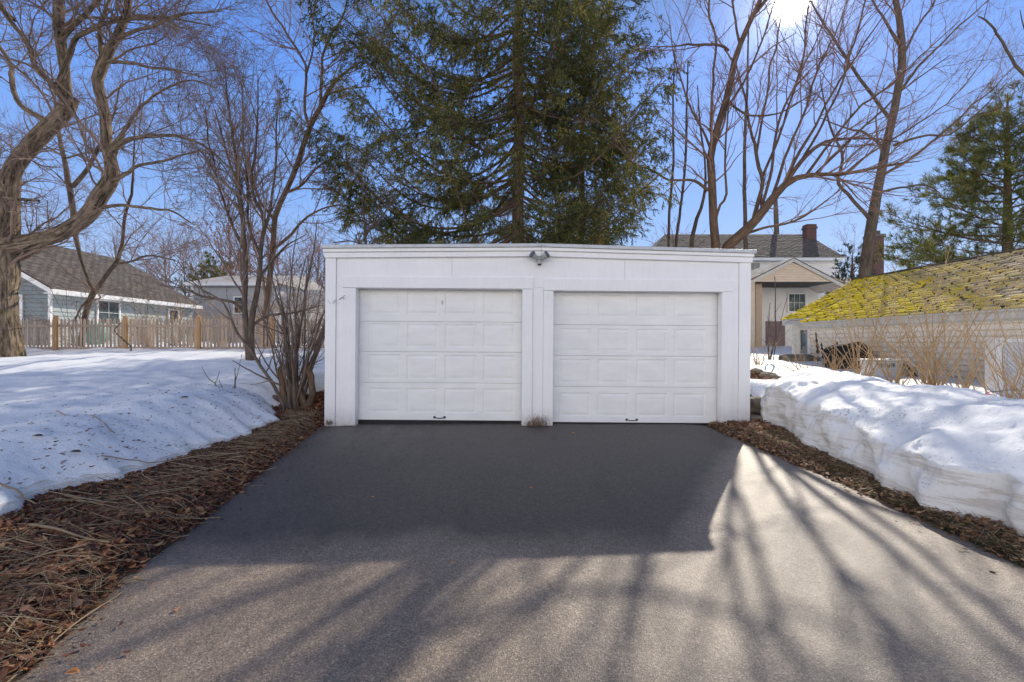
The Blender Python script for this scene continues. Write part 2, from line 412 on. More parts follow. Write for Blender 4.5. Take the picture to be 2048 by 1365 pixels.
def moss_roof():
    m, nt, b, _ = new_mat('mossy_shingle')
    g = nt.nodes.new('ShaderNodeNewGeometry'); p = g.outputs['Position']
    n = noise(nt, 2.2, 6, .75, p); n2 = noise(nt, 30, 4, .7, p)
    base = ramp(nt, n2.outputs[0], [(.3, (.42, .35, .27)), (.7, (.70, .61, .50))])
    base = mixc(nt, 1., base, ramp(nt, g.outputs['Random Per Island'], [(0, (.65, .65, .65)), (1, (1.3, 1.28, 1.25))]), 'MULTIPLY')
    s = nt.nodes.new('ShaderNodeSeparateXYZ'); nt.links.new(p, s.inputs[0])
    far = nt.nodes.new('ShaderNodeMapRange'); far.inputs[1].default_value = 9.; far.inputs[2].default_value = 16.5; nt.links.new(s.outputs[1], far.inputs[0])
    low = nt.nodes.new('ShaderNodeMapRange'); low.inputs[1].default_value = 3.7; low.inputs[2].default_value = 2.0; nt.links.new(s.outputs[2], low.inputs[0])
    f = math_(nt, 'ADD', math_(nt, 'MULTIPLY', far.outputs[0], .30), math_(nt, 'MULTIPLY', low.outputs[0], .20))
    f = math_(nt, 'ADD', f, math_(nt, 'MULTIPLY', n.outputs[0], .75))
    f = math_(nt, 'ADD', f, math_(nt, 'MULTIPLY', n2.outputs[0], .35))
    f = math_(nt, 'ADD', f, math_(nt, 'MULTIPLY', g.outputs['Random Per Island'], .12))
    fm = ramp(nt, f, [(.72, (0, 0, 0)), (.98, (1, 1, 1))])
    mc = ramp(nt, n2.outputs[0], [(.3, (.34, .27, .012)), (.5, (.80, .64, .02)), (.75, (.95, .80, .07))])
    nt.links.new(mixc(nt, fm, base, mc), b.inputs['Base Color']); b.inputs['Roughness'].default_value = .95; b.inputs['Specular IOR Level'].default_value = .1
    bump(nt, b, n2.outputs[0], .9, .02); return m
M['moss_roof'] = moss_roof()
def glass(name, c=(.03, .045, .05)):
    m, nt, b, _ = new_mat(name)
    n = noise(nt, 1.5, 3, .6, pos(nt)); nt.links.new(ramp(nt, n.outputs[0], [(.35, c), (.7, tuple(x*2.6 for x in c))]), b.inputs['Base Color'])
    b.inputs['Roughness'].default_value = .08; b.inputs['Specular IOR Level'].default_value = .6; return m
M['glass'] = glass('window_glass')
M['rock'] = mat_simple('rock', (.12, .10, .08), (.32, .27, .20), 6, .9, .7, .03, 22)
M['black_tarp'] = mat_simple('black_tarp', (.012, .013, .015), (.03, .032, .035), 6, .85, .5, .02, 14, .1)
M['box_white'] = mat_simple('white_plastic', (.58, .58, .55), (.70, .70, .67), 6, .5, .05)
M['ink'] = mat_simple('dark_ink', (.02, .02, .03), (.04, .04, .05), 10, .6, 0)
M['terracotta'] = mat_simple('dark_pot', (.04, .03, .02), (.10, .075, .05), 10, .7)
M['lattice'] = mat_simple('white_lattice', (.55, .55, .57), (.68, .68, .69), 5, .6, .05)
M['pink'] = mat_simple('pink_ribbon', (.75, .22, .26), (.85, .36, .38), 30, .5, .1)
M['teal'] = mat_simple('teal_cover', (.16, .42, .36), (.28, .55, .48), 8, .5, .4, .02, 10)
M['dark_plant'] = mat_simple('dark_seedhead', (.03, .02, .016), (.075, .05, .04), 20, .9, .4)
M['orange_leaf'] = mat_simple('orange_leaf', (.55, .20, .06), (.70, .32, .12), 40, .7)

# ------------------------------------------------------------------ terrain functions
def drv(Y): return .04 * (np.clip(Y, -12, GY) - GY)
XL_Y = [-12, 2.2, 3.1, 4.0, 5.0, 7.52]; XL_X = [-2.2, -2.40, -2.62, -2.72, -2.87, -3.2]
def xl(Y): return np.interp(Y, XL_Y, XL_X)
XR_Y = [-12, 3.2, 5.1, 6.6, 7.52]; XR_X = [3.75, 3.63, 3.51, 3.36, 3.30]
def xr(Y): return np.interp(Y, XR_Y, XR_X)
def lawn(x, Y):
    z = .30 + .074 * (np.clip(Y, -30, 15) - 5)
    z = np.maximum(z, drv(Y) + .26) + .012 * np.clip(Y - 15, 0, 20)
    return z
XS_Y = [-12, 2.2, 3.3, 3.9, 4.4, 4.95, 5.7, 6.4, 7.2, 7.75, 8.2, 8.7, 9.2, 40]
XS_X = [-3.9, -4.0, -3.75, -4.08, -3.84, -3.75, -3.70, -3.62, -3.72, -3.95, -4.35, -3.9, -3.0, -2.9]
def xs(Y): return np.interp(Y, XS_Y, XS_X) + .19 * fbm(Y * 2.1, Y * 0, seed=5, oct=4) * (Y < 9)
def right_base(x, Y):
    return .42 + .034 * np.clip(Y - 8.5, -8, 17) + .012 * np.clip(Y - 25.5, 0, 15)
def ground_z(x, Y):
    x = np.asarray(x, float); Y = np.asarray(Y, float)
    d = drv(Y)
    u = xl(Y) - x
    vg = d + .09 * sstep(u / .25) + .05 * np.clip(u, 0, 1.2)
    lw = lawn(x, Y) - .12
    left = vg + (lw - vg) * sstep((u - .7) / 1.5)
    # slope up behind the shrub beside the garage
    left = np.where(Y > GY - .2, np.maximum(left, d + (lawn(x, Y) - .15 - d) * sstep((Y - GY) / 1.6) * sstep((u + .2) / .5)), left)
    r = x - xr(Y)
    vr = d + .05 * sstep(r / .25)
    right = vr + (right_base(x, Y) - vr) * sstep((r - .75) / 1.6)
    right = np.where(Y > GY, np.maximum(right, d + (right_base(x, Y) - d) * sstep((Y - GY) / 1.5) * sstep((x - 3.75) / .4)), right)
    mid = d - .03
    z = np.where(x < xl(Y), left, np.where(x > xr(Y), right, mid))
    z = z + .22 * np.exp(-(((x - 5.15) / .55) ** 2 + ((Y - 10.2) / .7) ** 2))
    # behind the garage everything joins at about 0.9
    back = sstep((Y - 12.5) / 2.0)
    z = z + (np.where(x < 0, lawn(x, Y) - .12, np.minimum(right_base(x, Y), 9)) - z) * back * ((x > -3.3) & (x < 4.2))
    far = np.hypot(x, Y - 10)
    z = z + sstep((far - 70) / 120) * (1.2 - z)
    return z

def grid(xs_, ys_, zf):
    X, Y = np.meshgrid(xs_, ys_); Z = zf(X, Y)
    V = np.stack([X, Y, Z], -1).reshape(-1, 3); nx = len(xs_); ny = len(ys_)
    i = (np.arange(ny-1)[:, None] * nx + np.arange(nx-1)[None]).ravel()
    return V, np.stack([i, i+1, i+nx+1, i+nx], -1)

def axis(parts):
    a = []
    for lo, hi, st in parts: a.append(np.arange(lo, hi - 1e-6, st))
    a.append([parts[-1][1]]); return np.concatenate(a)

# ground sheet
gx = axis([(-900, -120, 130), (-120, -30, 6), (-30, -8, .8), (-8, -2, .09), (-2, 3, .5), (3, 6, .09), (6, 14, .5), (14, 40, 2.5), (40, 120, 10), (120, 900, 130)])
gy = axis([(-300, -20, 40), (-20, -3, 1.5), (-3, 0, .5), (0, 9.6, .09), (9.6, 16, .4), (16, 40, 2), (40, 120, 10), (120, 1500, 138)])
V, Q = grid(gx, gy, lambda X, Y: ground_z(X, Y) + .018 * fbm(X*3, Y*3, seed=3) * (np.hypot(X, Y) < 40) - .012)
o = obj('ground', raw_mesh('ground', V, Q, smooth=True), M['soil']); tag(o, 'dark soil ground of the yard', kind='structure')

# driveway
dy = np.concatenate([np.linspace(-12, 0, 13), np.linspace(.2, GY + .5, 60)])
tt = np.linspace(0, 1, 41)
eL = xl(dy) - .02 + .022 * fbm(dy*6, dy*0, seed=41); eR = xr(dy) + .02 + .022 * fbm(dy*6, dy*0+3, seed=42)
X = eL[:, None] + (eR - eL)[:, None] * tt[None]; Y = np.repeat(dy[:, None], 41, 1)
crown = .012 * fbm(X*.7, Y*.7, seed=8) - .03 * (np.abs(tt-.5)[None] * 2) ** 14
Zd = drv(Y) + crown
V = np.stack([X, Y, Zd], -1).reshape(-1, 3)
i = (np.arange(len(dy)-1)[:, None] * 41 + np.arange(40)[None]).ravel()
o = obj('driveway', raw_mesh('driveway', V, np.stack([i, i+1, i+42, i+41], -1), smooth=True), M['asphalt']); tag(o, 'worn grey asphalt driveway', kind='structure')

# snow lawn at the left
def snow_left(X, Y):
    g = ground_z(X, Y); v = xs(Y) - X
    v = v + .05 * fbm(X*5, Y*5, seed=11)
    body = lawn(X, Y)
    ridge = .10 * np.exp(-((X + 4.7) / .8) ** 2) * sstep((8.2 - Y) / 2.0) * (1 + .6 * fbm(Y*.9, X*.3, seed=31))
    z = g + (body - g) * sstep(v / 1.0) + .115 * np.sqrt(np.clip(v / .22, 0, 1)) + ridge
    z = z + (.065 * fbm(X*.55, Y*.9, seed=12) + .045 * fbm(X*1.7, Y*2.8, seed=13) + .012 * fbm(X*7, Y*7, seed=14)) * sstep(v / .5) + .035 * fbm(X*3.2, Y*3.2, seed=15) * sstep(v / .3) * np.exp(-np.clip(v, 0, 9) / .9)
    # maple well
    dm = np.hypot(X + 15.1, Y - 13.4); z = z - .22 * np.exp(-(dm / 1.0) ** 2)
    return np.where(v < 0, g - .08 + v * .3, z)
lx = axis([(-70, -22, 3), (-22, -9, .3), (-9, -2.6, .055)])
ly = axis([(-12, 1, .5), (1, 9.8, .055), (9.8, 16, .16), (16, 48, 2)])
def clipx(X, Y): return snow_left(X, Y)
V, Q = grid(lx, ly, clipx)
keep = ~((V[Q[:, 0], 0] > -3.3) & (V[Q[:, 0], 1] > 20))
o = obj('snow', raw_mesh('snow', V, Q[keep], smooth=True), M['snow']); tag(o, 'snow lying over the left lawn', kind='structure')

# snow at the right behind the bank
def snow_right(X, Y):
    g = ground_z(X, Y); e = X - (4.30 + .25 * sstep((Y - 7.6) / .6) - .45 * sstep((Y - 8.7) / .8)) + .12 * fbm(X*3, Y*3, seed=21)
    z = g + .10 * np.sqrt(np.clip(e / .3, 0, 1)) + (.06 * fbm(X*.6, Y*.6, seed=22) + .03 * fbm(X*2.3, Y*2.3, seed=23)) * sstep(e / .6)
    # bare leaf mound with stones beside the garage
    bm = np.exp(-(((X - 5.25) / .55) ** 2 + ((Y - 10.2) / .7) ** 2) ** 1.5)
    z = z + .10 * np.exp(-(((X - 5.25) / .8) ** 2 + ((Y - 10.2) / .9) ** 2)) - .35 * bm
    return np.where(e < 0, g - .08, z)
rx = axis([(3.9, 7, .08), (7, 16, .3), (16, 70, 3)])
ry = axis([(-12, 2, .6), (2, 12.5, .09), (12.5, 26, .4), (26, 50, 2)])
V, Q = grid(rx, ry, snow_right)
o = obj('snow', raw_mesh('snow', V, Q, smooth=True), M['snow']); tag(o, 'snow between the garage and the mossy shed', kind='structure')

# plowed snow bank ---------------------------------------------------
sY = np.concatenate([np.linspace(-4, 2, 40), np.linspace(2.05, 8.7, 200)])
na = 90
a = np.linspace(0, 1, na)
B = np.zeros((len(sY), na, 3))
for i, y in enumerate(sY):
    end = float(sstep((8.7 - y) / 1.25)); 
    x0 = np.interp(y, [-4, 3.5, 4.05, 4.6, 5.4, 6.0, 7.3, 7.7, 8.7], [4.02, 3.84, 3.80, 3.82, 3.95, 3.97, 4.17, 4.26, 4.80])
    gb = float(ground_z(np.array([x0 + .05]), np.array([y]))[0])
    hf = np.interp(y, [-4, 3.9, 4.6, 6.5, 7.5], [.38, .40, .47, .58, .70])
    hc = np.interp(y, [-4, 0, 4.6, 7.2, 7.6], [.36, .54, .78, .93, 1.0])
    xc = np.interp(y, [-4, 5, 7, 7.8, 8.7], [5.35, 5.35, 5.15, 4.95, 5.2])
    back = float(right_base(np.array([6.6]), np.array([y]))[0]) + .06
    cx = np.array([x0, x0 + .02, x0 + .05, x0 + .09, x0 + .22, x0 + .22 + (xc - x0 - .22)*.55, xc, xc + .45, xc + 1.0, xc + 1.7])
    cz = np.array([gb - .12, gb + .02, gb + hf * .45, gb + hf * .92, gb + hf + .03, gb + hf + .03 + (hc - gb - hf - .03)*.66, hc, hc - .10, max(back + .04, hc - .38), back - .12])
    s = np.concatenate([[0], np.cumsum(np.hypot(np.diff(cx), np.diff(cz)))]); s /= s[-1]
    # spend more points on the face
    u = np.interp(a, [0, .45, 1], [0, s[4], 1])
    # smooth with small kernel
    X_ = np.interp(u, s, cx); Z_ = np.interp(u, s, cz)
    for _ in range(3):
        X_[1:-1] = (X_[:-2] + 2*X_[1:-1] + X_[2:]) / 4; Z_[1:-1] = (Z_[:-2] + 2*Z_[1:-1] + Z_[2:]) / 4
    base = ground_z(X_, np.full(na, y)) - .05
    Z_ = base + (Z_ - base) * end
    B[i, :, 0] = X_; B[i, :, 1] = y; B[i, :, 2] = Z_
face = sstep(1 - np.abs(a - .22) / .25)[None]
Xb, Yb, Zb = B[..., 0].copy(), B[..., 1].copy(), B[..., 2].copy()
amp = np.minimum(1, np.minimum(a / .06, (1 - a) / .1))[None]
ledge = np.sin(Zb * 25 + 5.0 * fbm(Yb*1.1, Zb*2, seed=51) + Yb * 1.2) 
B[..., 0] -= (.004 * ledge * face - .02 + .22 * fbm(Yb*1.7, Zb*.9, seed=52) * np.where(a < .5, 1, .3)[None] + .10 * fbm(Yb*3.6, Zb*2.2, seed=55) * face)
B[..., 2] += amp * (.085 * fbm(Xb*1.1, Yb*1.1, seed=53, oct=2) + .036 * fbm(Xb*3.6, Yb*3.6, seed=54) + .020 * fbm(Xb*11, Yb*11, seed=56))
B[..., 1] += .03 * fbm(Xb*4, Zb*5, Yb*3, seed=57)
i = (np.arange(len(sY)-1)[:, None] * na + np.arange(na-1)[None]).ravel()
o = obj('snow_bank', raw_mesh('snow_bank', B.reshape(-1, 3), np.stack([i, i+1, i+na+1, i+na], -1), smooth=True), M['bank'])
tag(o, 'long plowed snow bank with a dirty layered face beside the driveway', 'snow bank')

# ------------------------------------------------------------------ tubes, branches
def tube_arrays(P, R, k, ridges=None, want_bk=False):
    m, n, _ = P.shape
    T = np.gradient(P, axis=1); T /= np.linalg.norm(T, axis=2, keepdims=True) + 1e-9
    mean = T.mean(1); ref = np.zeros((m, 3)); ref[np.arange(m), np.argmin(np.abs(mean), 1)] = 1
    Nn = np.cross(T, ref[:, None]); Nn /= np.linalg.norm(Nn, axis=2, keepdims=True) + 1e-9
    Bn = np.cross(T, Nn)
    ang = np.arange(k) / k * 2 * np.pi
    rr = R[:, :, None] * np.ones(k)
    if ridges is not None: rr = ridges(P, rr, ang)
    V = P[:, :, None] + rr[..., None] * (np.cos(ang)[None, None, :, None] * Nn[:, :, None] + np.sin(ang)[None, None, :, None] * Bn[:, :, None])
    idx = np.arange(m * n * k).reshape(m, n, k); nx = np.roll(idx, -1, 2)
    Q = np.stack([idx[:, :-1], nx[:, :-1], nx[:, 1:], idx[:, 1:]], -1).reshape(-1, 4)
    if want_bk:
        ln = np.concatenate([np.zeros((m, 1)), np.cumsum(np.linalg.norm(np.diff(P, axis=1), axis=2), axis=1)], 1) + np.arange(m)[:, None]*7.3 + P[:, :1, 0]
        bk = np.stack([rr*np.cos(ang), rr*np.sin(ang), np.broadcast_to(ln[:, :, None], rr.shape)], -1)
        return V.reshape(-1, 3), Q, bk.reshape(-1, 3)
    return V.reshape(-1, 3), Q

def tubes(name, sets, mat, parent=None, smooth=True):
    Vs, Qs, off = [], [], 0; BK = []; isbark = mat is not None and mat.name.endswith('_bark')
    for s in sets:
        P, R, k = s[:3]
        if len(P) == 0: continue
        if isbark: v, q, bk = tube_arrays(P, R, k, s[3] if len(s) > 3 else None, True); BK.append(bk)
        else: v, q = tube_arrays(P, R, k, s[3] if len(s) > 3 else None)
        Vs.append(v); Qs.append(q + off); off += len(v)
    me = raw_mesh(name, np.concatenate(Vs), np.concatenate(Qs), smooth=smooth)
    if isbark:
        at_ = me.attributes.new('bark', 'FLOAT_VECTOR', 'POINT'); at_.data.foreach_set('vector', np.concatenate(BK).astype(np.float32).ravel())
    return obj(name, me, mat, parent)

def catmull(pts, n):
    pts = np.asarray(pts, float)
    if len(pts) == 2: 
        t = np.linspace(0, 1, n)[:, None]; return pts[0] * (1-t) + pts[1] * t
    P = np.vstack([2*pts[0]-pts[1], pts, 2*pts[-1]-pts[-2]])
    seg = len(pts) - 1; d = np.concatenate([[0], np.cumsum(np.linalg.norm(np.diff(pts[:, :3], axis=0), axis=1))]); 
    s = np.linspace(0, d[-1], n); out = np.zeros((n, pts.shape[1]))
    for j, sv in enumerate(s):
        i = min(np.searchsorted(d, sv, side='right') - 1, seg - 1); t = (sv - d[i]) / (d[i+1] - d[i] + 1e-9)
        p0, p1, p2, p3 = P[i], P[i+1], P[i+2], P[i+3]
        out[j] = .5 * ((2*p1) + (-p0+p2)*t + (2*p0-5*p1+4*p2-p3)*t*t + (-p0+3*p1-3*p2+p3)*t**3)
    return out

def limb(pxpts, Y0, Y1, n=20, wob=.012, rng=None):
    """pxpts: (px, py, width_px); depth runs Y0..Y1 along it. Returns pts, radii."""
    k = len(pxpts); A = []
    for j, (px, py, w) in enumerate(pxpts):
        Y = Y0 + (Y1 - Y0) * j / max(1, k-1)
        A.append([*at(px, py, Y), .9 * w / F * Y / 2 / (1 + ((px - CX) / F) ** 2) ** .42])
    C = catmull(A, n); P, R = C[:, :3], np.maximum(C[:, 3], .004)
    if wob:
        t = np.linspace(0, 1, n); e = np.sin(t*np.pi)[:, None]
        L = np.linalg.norm(P[-1]-P[0])
        s = float(rng.uniform(0, 99)) if rng is not None else 0.
        P = P + e * wob * L * np.stack([fbm(t*7+s, t*0, seed=61), fbm(t*7+s, t*0, seed=62), fbm(t*7+s, t*0, seed=63)], -1)
    return P, R

def stack(L): return np.stack([p for p, _ in L]), np.stack([r for _, r in L])

def spawn(P, R, rng, dens, length, ang, n, jit=.12, up=.0, rf=.5, rmin=.003, tmin=.15, taper=.25, shrink=.5, grav=0., flat=0., cnt=None):
    """children of the polylines P (m,n0,3): returns (M,n,3),(M,n)"""
    m, n0, _ = P.shape
    seg = np.linalg.norm(np.diff(P, axis=1), axis=2); Ltot = seg.sum(1)
    c = rng.poisson(np.maximum(dens * Ltot * (1-tmin), 0)) if cnt is None else np.full(m, cnt)
    par = np.repeat(np.arange(m), c); M_ = len(par)
    if M_ == 0: return np.zeros((0, n, 3)), np.zeros((0, n))
    t = tmin + (1 - tmin) * rng.random(M_) ** .85
    f = t * (n0 - 1); i0 = np.minimum(f.astype(int), n0 - 2); w = (f - i0)[:, None]
    p0 = P[par, i0] * (1-w) + P[par, i0+1] * w
    T = P[par, i0+1] - P[par, i0]; T /= np.linalg.norm(T, axis=1, keepdims=True) + 1e-9
    r0 = R[par, i0] * (1-w[:, 0]) + R[par, i0+1] * w[:, 0]
    rnd = rng.normal(size=(M_, 3))
    if flat: rnd[:, 2] *= (1 - flat)
    perp = rnd - (rnd * T).sum(1, keepdims=True) * T; perp /= np.linalg.norm(perp, axis=1, keepdims=True) + 1e-9
    a = np.radians(rng.uniform(ang[0], ang[1], M_))[:, None]
    D = T * np.cos(a) + perp * np.sin(a); D[:, 2] += up; D /= np.linalg.norm(D, axis=1, keepdims=True)
    Ln = rng.uniform(length[0], length[1], M_) * (1 - shrink * t)
    out = np.zeros((M_, n, 3)); out[:, 0] = p0; d = D.copy(); st = (Ln / (n-1))[:, None]
    for j in range(1, n):
        d = d + rng.normal(size=(M_, 3)) * jit; d[:, 2] += up * .25 - grav
        d /= np.linalg.norm(d, axis=1, keepdims=True)
        out[:, j] = out[:, j-1] + d * st
    rs = np.maximum(np.minimum(r0 * rf, .006 + .013 * Ln), rmin)
    rad = rs[:, None] * np.linspace(1, taper, n)[None]
    return out, np.maximum(rad, rmin * .6)

def ridge_fn(amp, freq, seed):
    def f(P, rr, ang):
        z = P[:, :, 2][:, :, None]; y = P[:, :, 0][:, :, None]
        ca, sa = np.cos(ang)[None, None], np.sin(ang)[None, None]
        nz = fbm(ca*freq + y*.0, sa*freq, z*1.2, seed=seed, oct=3) + .6 * fbm(ca*freq*3, sa*freq*3, z*2.0, seed=seed+5, oct=2)
        return rr * (1 + amp * nz)
    return f

def bare_tree(name, label, limbs, barkm, twigm, seed, spec, group=None, k0=12, ridge=.06, cat='tree', trunk_limbs=1, n0=22):
    """limbs: list of (pxpts, Y0, Y1); the first trunk_limbs form the trunk, the others are limbs of their own; spec: list of spawn kwargs per level"""
    rng = np.random.default_rng(seed)
    L = [limb(p, a_, b_, n0, .012 if i else .006, rng) for i, (p, a_, b_) in enumerate(limbs)]
    P, R = stack(L)
    base = P[0, 0]
    t = thing(name, label, cat, group, tuple(base))
    rf = ridge_fn(ridge, 2.2, seed)
    tubes('trunk', [(P[:trunk_limbs], R[:trunk_limbs], k0, rf)], barkm, t)
    for q in range(trunk_limbs, len(L)):
        tubes('limb', [(P[q:q+1], R[q:q+1], max(7, k0 - 4), rf)], barkm, t)
    sets = []; Pc, Rc = P, R
    for li, sp in enumerate(spec):
        sp = dict(sp); kk = sp.pop('k', 3); also = sp.pop('also', False)
        P2, R2 = spawn(Pc, Rc, rng, **sp)
        sets.append((P2, R2, kk))
        Pc, Rc = P2, R2
    tubes('crown', sets, twigm, t)
    return t

# ------------------------------------------------------------------ garage
def gx_(px): return (px - CX) / 121.0
def gz_(py): return (850 - py) / 121.0
gar = thing('garage', 'white two-door detached garage with a low pitched roof', 'garage', loc=(gx_(1075), GY, 0))
gar_parts = []
def G(mb, name, mat, parent=None, bevel=.004):
    o = mb.build(name, mat, parent or gar, bevel=bevel); 
    if parent is not None: o.location = -Vector(gar.location) * 0 - (Vector(parent.matrix_world.translation) * 0)
    return o
XA, XB = gx_(652), gx_(1496)
dL = (gx_(711), gx_(1043)); dR = (gx_(1105), gx_(1441)); dtop = gz_(578.5); dtopR = gz_(581)
ZT = gz_(512)
mb = MB()
# front wall as butted boxes round the openings
w0, w1 = GY, GY + .13
mb.box(XA, dL[0], w0, w1, -.25, ZT); mb.box(dL[0], dL[1], w0, w1, dtop, ZT)
mb.box(dL[1], dR[0], w0, w1, -.25, ZT); mb.box(dR[0], dR[1], w0, w1, dtopR, ZT); mb.box(dR[1], XB, w0, w1, -.25, ZT)
mb.prism([(XA, w0, ZT), (XB, w0, ZT), (XB, w0, gz_(506)), (gx_(1080), w0, gz_(497)), (XA, w0, gz_(503))], (0, .13, 0))
mb.box(XA, XA+.13, w1, 13.2, -.25, ZT); mb.box(XB-.13, XB, w1, 13.2, -.25, ZT); mb.box(XA+.13, XB-.13, 13.07, 13.2, -.25, ZT)
G(mb, 'wall', M['white'])
def box_part(name, px0, px1, py0, py1, proud, mat='white', y_in=0, bevel=.004):
    mb = MB(); mb.box(gx_(px0), gx_(px1), GY - proud, GY - .002 - y_in, gz_(py1), gz_(py0)); return G(mb, name, M[mat], bevel=bevel)
box_part('corner_board', 650, 671, 514.5, 853, .030); box_part('corner_board', 1475, 1498, 516.5, 858, .030)
# frieze boards with visible seams
for a_, b_ in ((671.6, 901.5), (902.3, 1246.6), (1247.4, 1474.4)):
    box_part('frieze_board', a_, b_, 513, 574, .010, bevel=.002)
box_part('header_board', 684, 1064, 555, 577.5, .034); box_part('header_board', 1085, 1463, 557.5, 580.5, .034)
for a_, b_, t_ in ((684, 711, 578), (1043, 1063.5, 578), (1085, 1105, 581), (1441, 1462, 581)):
    box_part('door_casing', a_, b_, t_, 852 if a_ < 800 else 854, .030)
for a_, b_ in ((671.6, 683.6), (1063.9, 1084.6), (1462.4, 1474.4)):
    box_part('infill_board', a_, b_, 574.6, 850, .012, bevel=.002)
# fascia boards and drip edge follow the low pitch
def pitched(name, pxa, pxb, offs0, offs1, proud, back, mat):
    ap = 1080
    top = lambda px: 495 - 6.0 * (px - 645) / (ap - 645) if px <= ap else 489 + 9.5 * (px - ap) / (1503 - ap)
    for (s, e) in ((pxa, ap - .2), (ap + .2, pxb)):
        mb = MB()
        pts = [(gx_(s), GY - proud, gz_(top(s) + offs1)), (gx_(e), GY - proud, gz_(top(e) + offs1)), (gx_(e), GY - proud, gz_(top(e) + offs0)), (gx_(s), GY - proud, gz_(top(s) + offs0))]
        mb.prism(pts, (0, proud - back, 0)); G(mb, name, M[mat], bevel=.003)
pitched('drip_edge', 645, 1503, 0, 6.5, .125, -.10, 'metal_grey')
pitched('fascia_board', 648, 1500, 6.9, 13.4, .095, .004, 'white')
pitched('frieze_moulding', 649, 1499, 13.6, 24, .062, .0025, 'white')
mb = MB()
for s, e in ((645.5, 1080), (1080, 1502.5)):
    top = lambda px: 495 - 6.0 * (px - 645) / (1080 - 645) if px <= 1080 else 489 + 9.5 * (px - 1080) / (1503 - 1080)
    mb.prism([(gx_(s), GY + .1, gz_(top(s) + 7)), (gx_(e), GY + .1, gz_(top(e) + 7)), (gx_(e), GY + .1, gz_(top(e) + 1)), (gx_(s), GY + .1, gz_(top(s) + 1))], (0, 5.8, 0))
G(mb, 'roof', M['roof_felt'], bevel=0)

def door(px0, px1, ptop, pbot, seams, panels_x, panels_y, handle_px, lock):
    root = bpy.data.objects.new('garage_door', None); COL.objects.link(root); root.parent = gar
    root.location = Vector(((gx_(px0)+gx_(px1))/2, GY + .15, 0)) - Vector(gar.location)
    wl = Vector(((gx_(px0)+gx_(px1))/2, GY + .15, 0))
    yb = GY + .150
    def sub(mb, name, mat, bevel=0, smooth=False):
        o = mb.build(name, mat, None, bevel=bevel, smooth=smooth); o.parent = root; o.location = -wl; return o
    ys = [ptop - 4] + seams + [pbot]
    for si in range(4):
        z1, z0 = gz_(ys[si]) - .0016, gz_(ys[si+1]) + .0016
        x0, x1 = gx_(px0) - .01, gx_(px1) + .01
        mb = MB()
        pl, ph = gz_(panels_y[si][1]), gz_(panels_y[si][0])
        xg = [x0]
        for (a_, b_) in panels_x: xg += [gx_(a_), gx_(b_)]
        xg.append(x1); zg = [z0 + .003, pl, ph, z1 - .003]
        for ix in range(len(xg)-1):
            for iz in range(3):
                xa, xb, za, zb = xg[ix], xg[ix+1], zg[iz], zg[iz+1]
                if ix % 2 == 1 and iz == 1:
                    ins = [(0, 0), (.010, .008), (.030, .009), (.060, .002)]
                    for q in range(3):
                        (i0, d0), (i1, d1) = ins[q], ins[q+1]
                        o0 = [(xa+i0, yb+d0, za+i0), (xb-i0, yb+d0, za+i0), (xb-i0, yb+d0, zb-i0), (xa+i0, yb+d0, zb-i0)]
                        o1 = [(xa+i1, yb+d1, za+i1), (xb-i1, yb+d1, za+i1), (xb-i1, yb+d1, zb-i1), (xa+i1, yb+d1, zb-i1)]
                        for e in range(4): mb.quad(o0[e], o0[(e+1) % 4], o1[(e+1) % 4], o1[e])
                    i1, d1 = ins[3]
                    mb.quad((xa+i1, yb+d1, za+i1), (xb-i1, yb+d1, za+i1), (xb-i1, yb+d1, zb-i1), (xa+i1, yb+d1, zb-i1))
                else: mb.quad((xa, yb, za), (xb, yb, za), (xb, yb, zb), (xa, yb, zb))
        # rolled lips at the joints and body behind
        mb.quad((x0, yb, z0+.003), (x1, yb, z0+.003), (x1, yb+.008, z0), (x0, yb+.008, z0))
        mb.quad((x0, yb, z1-.003), (x1, yb, z1-.003), (x1, yb+.008, z1), (x0, yb+.008, z1))
        mb.box(x0, x1, yb + .012, yb + .045, z0 - .0013, z1 + .0013)
        sub(mb, 'door_section', M['door'])
    mb = MB(); mb.box(gx_(px0) - .01, gx_(px1) + .01, yb + .004, yb + .04, gz_(pbot) - .09, gz_(pbot) - .001); sub(mb, 'bottom_seal', M['dark_rubber'])
    # lift handle: two rosettes and a bowed bar
    hx, hz = gx_(handle_px), gz_(pbot) + .045
    ts = np.linspace(-1, 1, 15)
    P = np.stack([hx + ts*.085, yb - .028 * np.clip(1.35 - ts**4*1.35, 0, 1), hz + .006 - .012*(1 - np.abs(ts))**.5], -1)[None]
    R = np.full((1, 15), .0075)
    ring = []
    for sx in (-1, 1):
        P2 = np.array([[[hx + sx*.085, yb + .004, hz+.006], [hx + sx*.085, yb - .004, hz+.006], [hx + sx*.085, yb - .012, hz+.006], [hx + sx*.085, yb - .016, hz+.006]]])
        ring.append((P2, np.array([[.022, .022, .016, .0005]]), 14))
    h = tubes('handle', [(P, R, 8)] + ring, M['black_iron']); h.parent = root; h.location = -wl
    if lock:
        mb = MB(); lx0, lz0 = gx_(880), gz_(604); mb.box(lx0-.013, lx0+.013, yb-.012, yb-.0005, lz0-.034, lz0+.034); mb.box(lx0-.006, lx0+.006, yb-.018, yb-.0125, lz0-.015, lz0+.02)
        sub(mb, 'lock_plate', M['metal_grey'], .003)
    # stop strips on the jambs
    return root
door(711, 1043, 578, 844.5, [643.5, 705, 768], [(730, 795.5), (808, 872.5), (885.5, 951), (964, 1028.5)],
     [(581.5, 629), (648, 696), (711, 760.5), (779, 829.5)], 876, True)
door(1105, 1441, 581, 846.5, [647.5, 710.5, 773.5], [(1120, 1184), (1198, 1262), (1276, 1340), (1353, 1418)],
     [(587, 632), (655, 702), (717, 767), (786, 834)], 1268, False)
gar.rotation_euler = (0, math.radians(.42), 0)

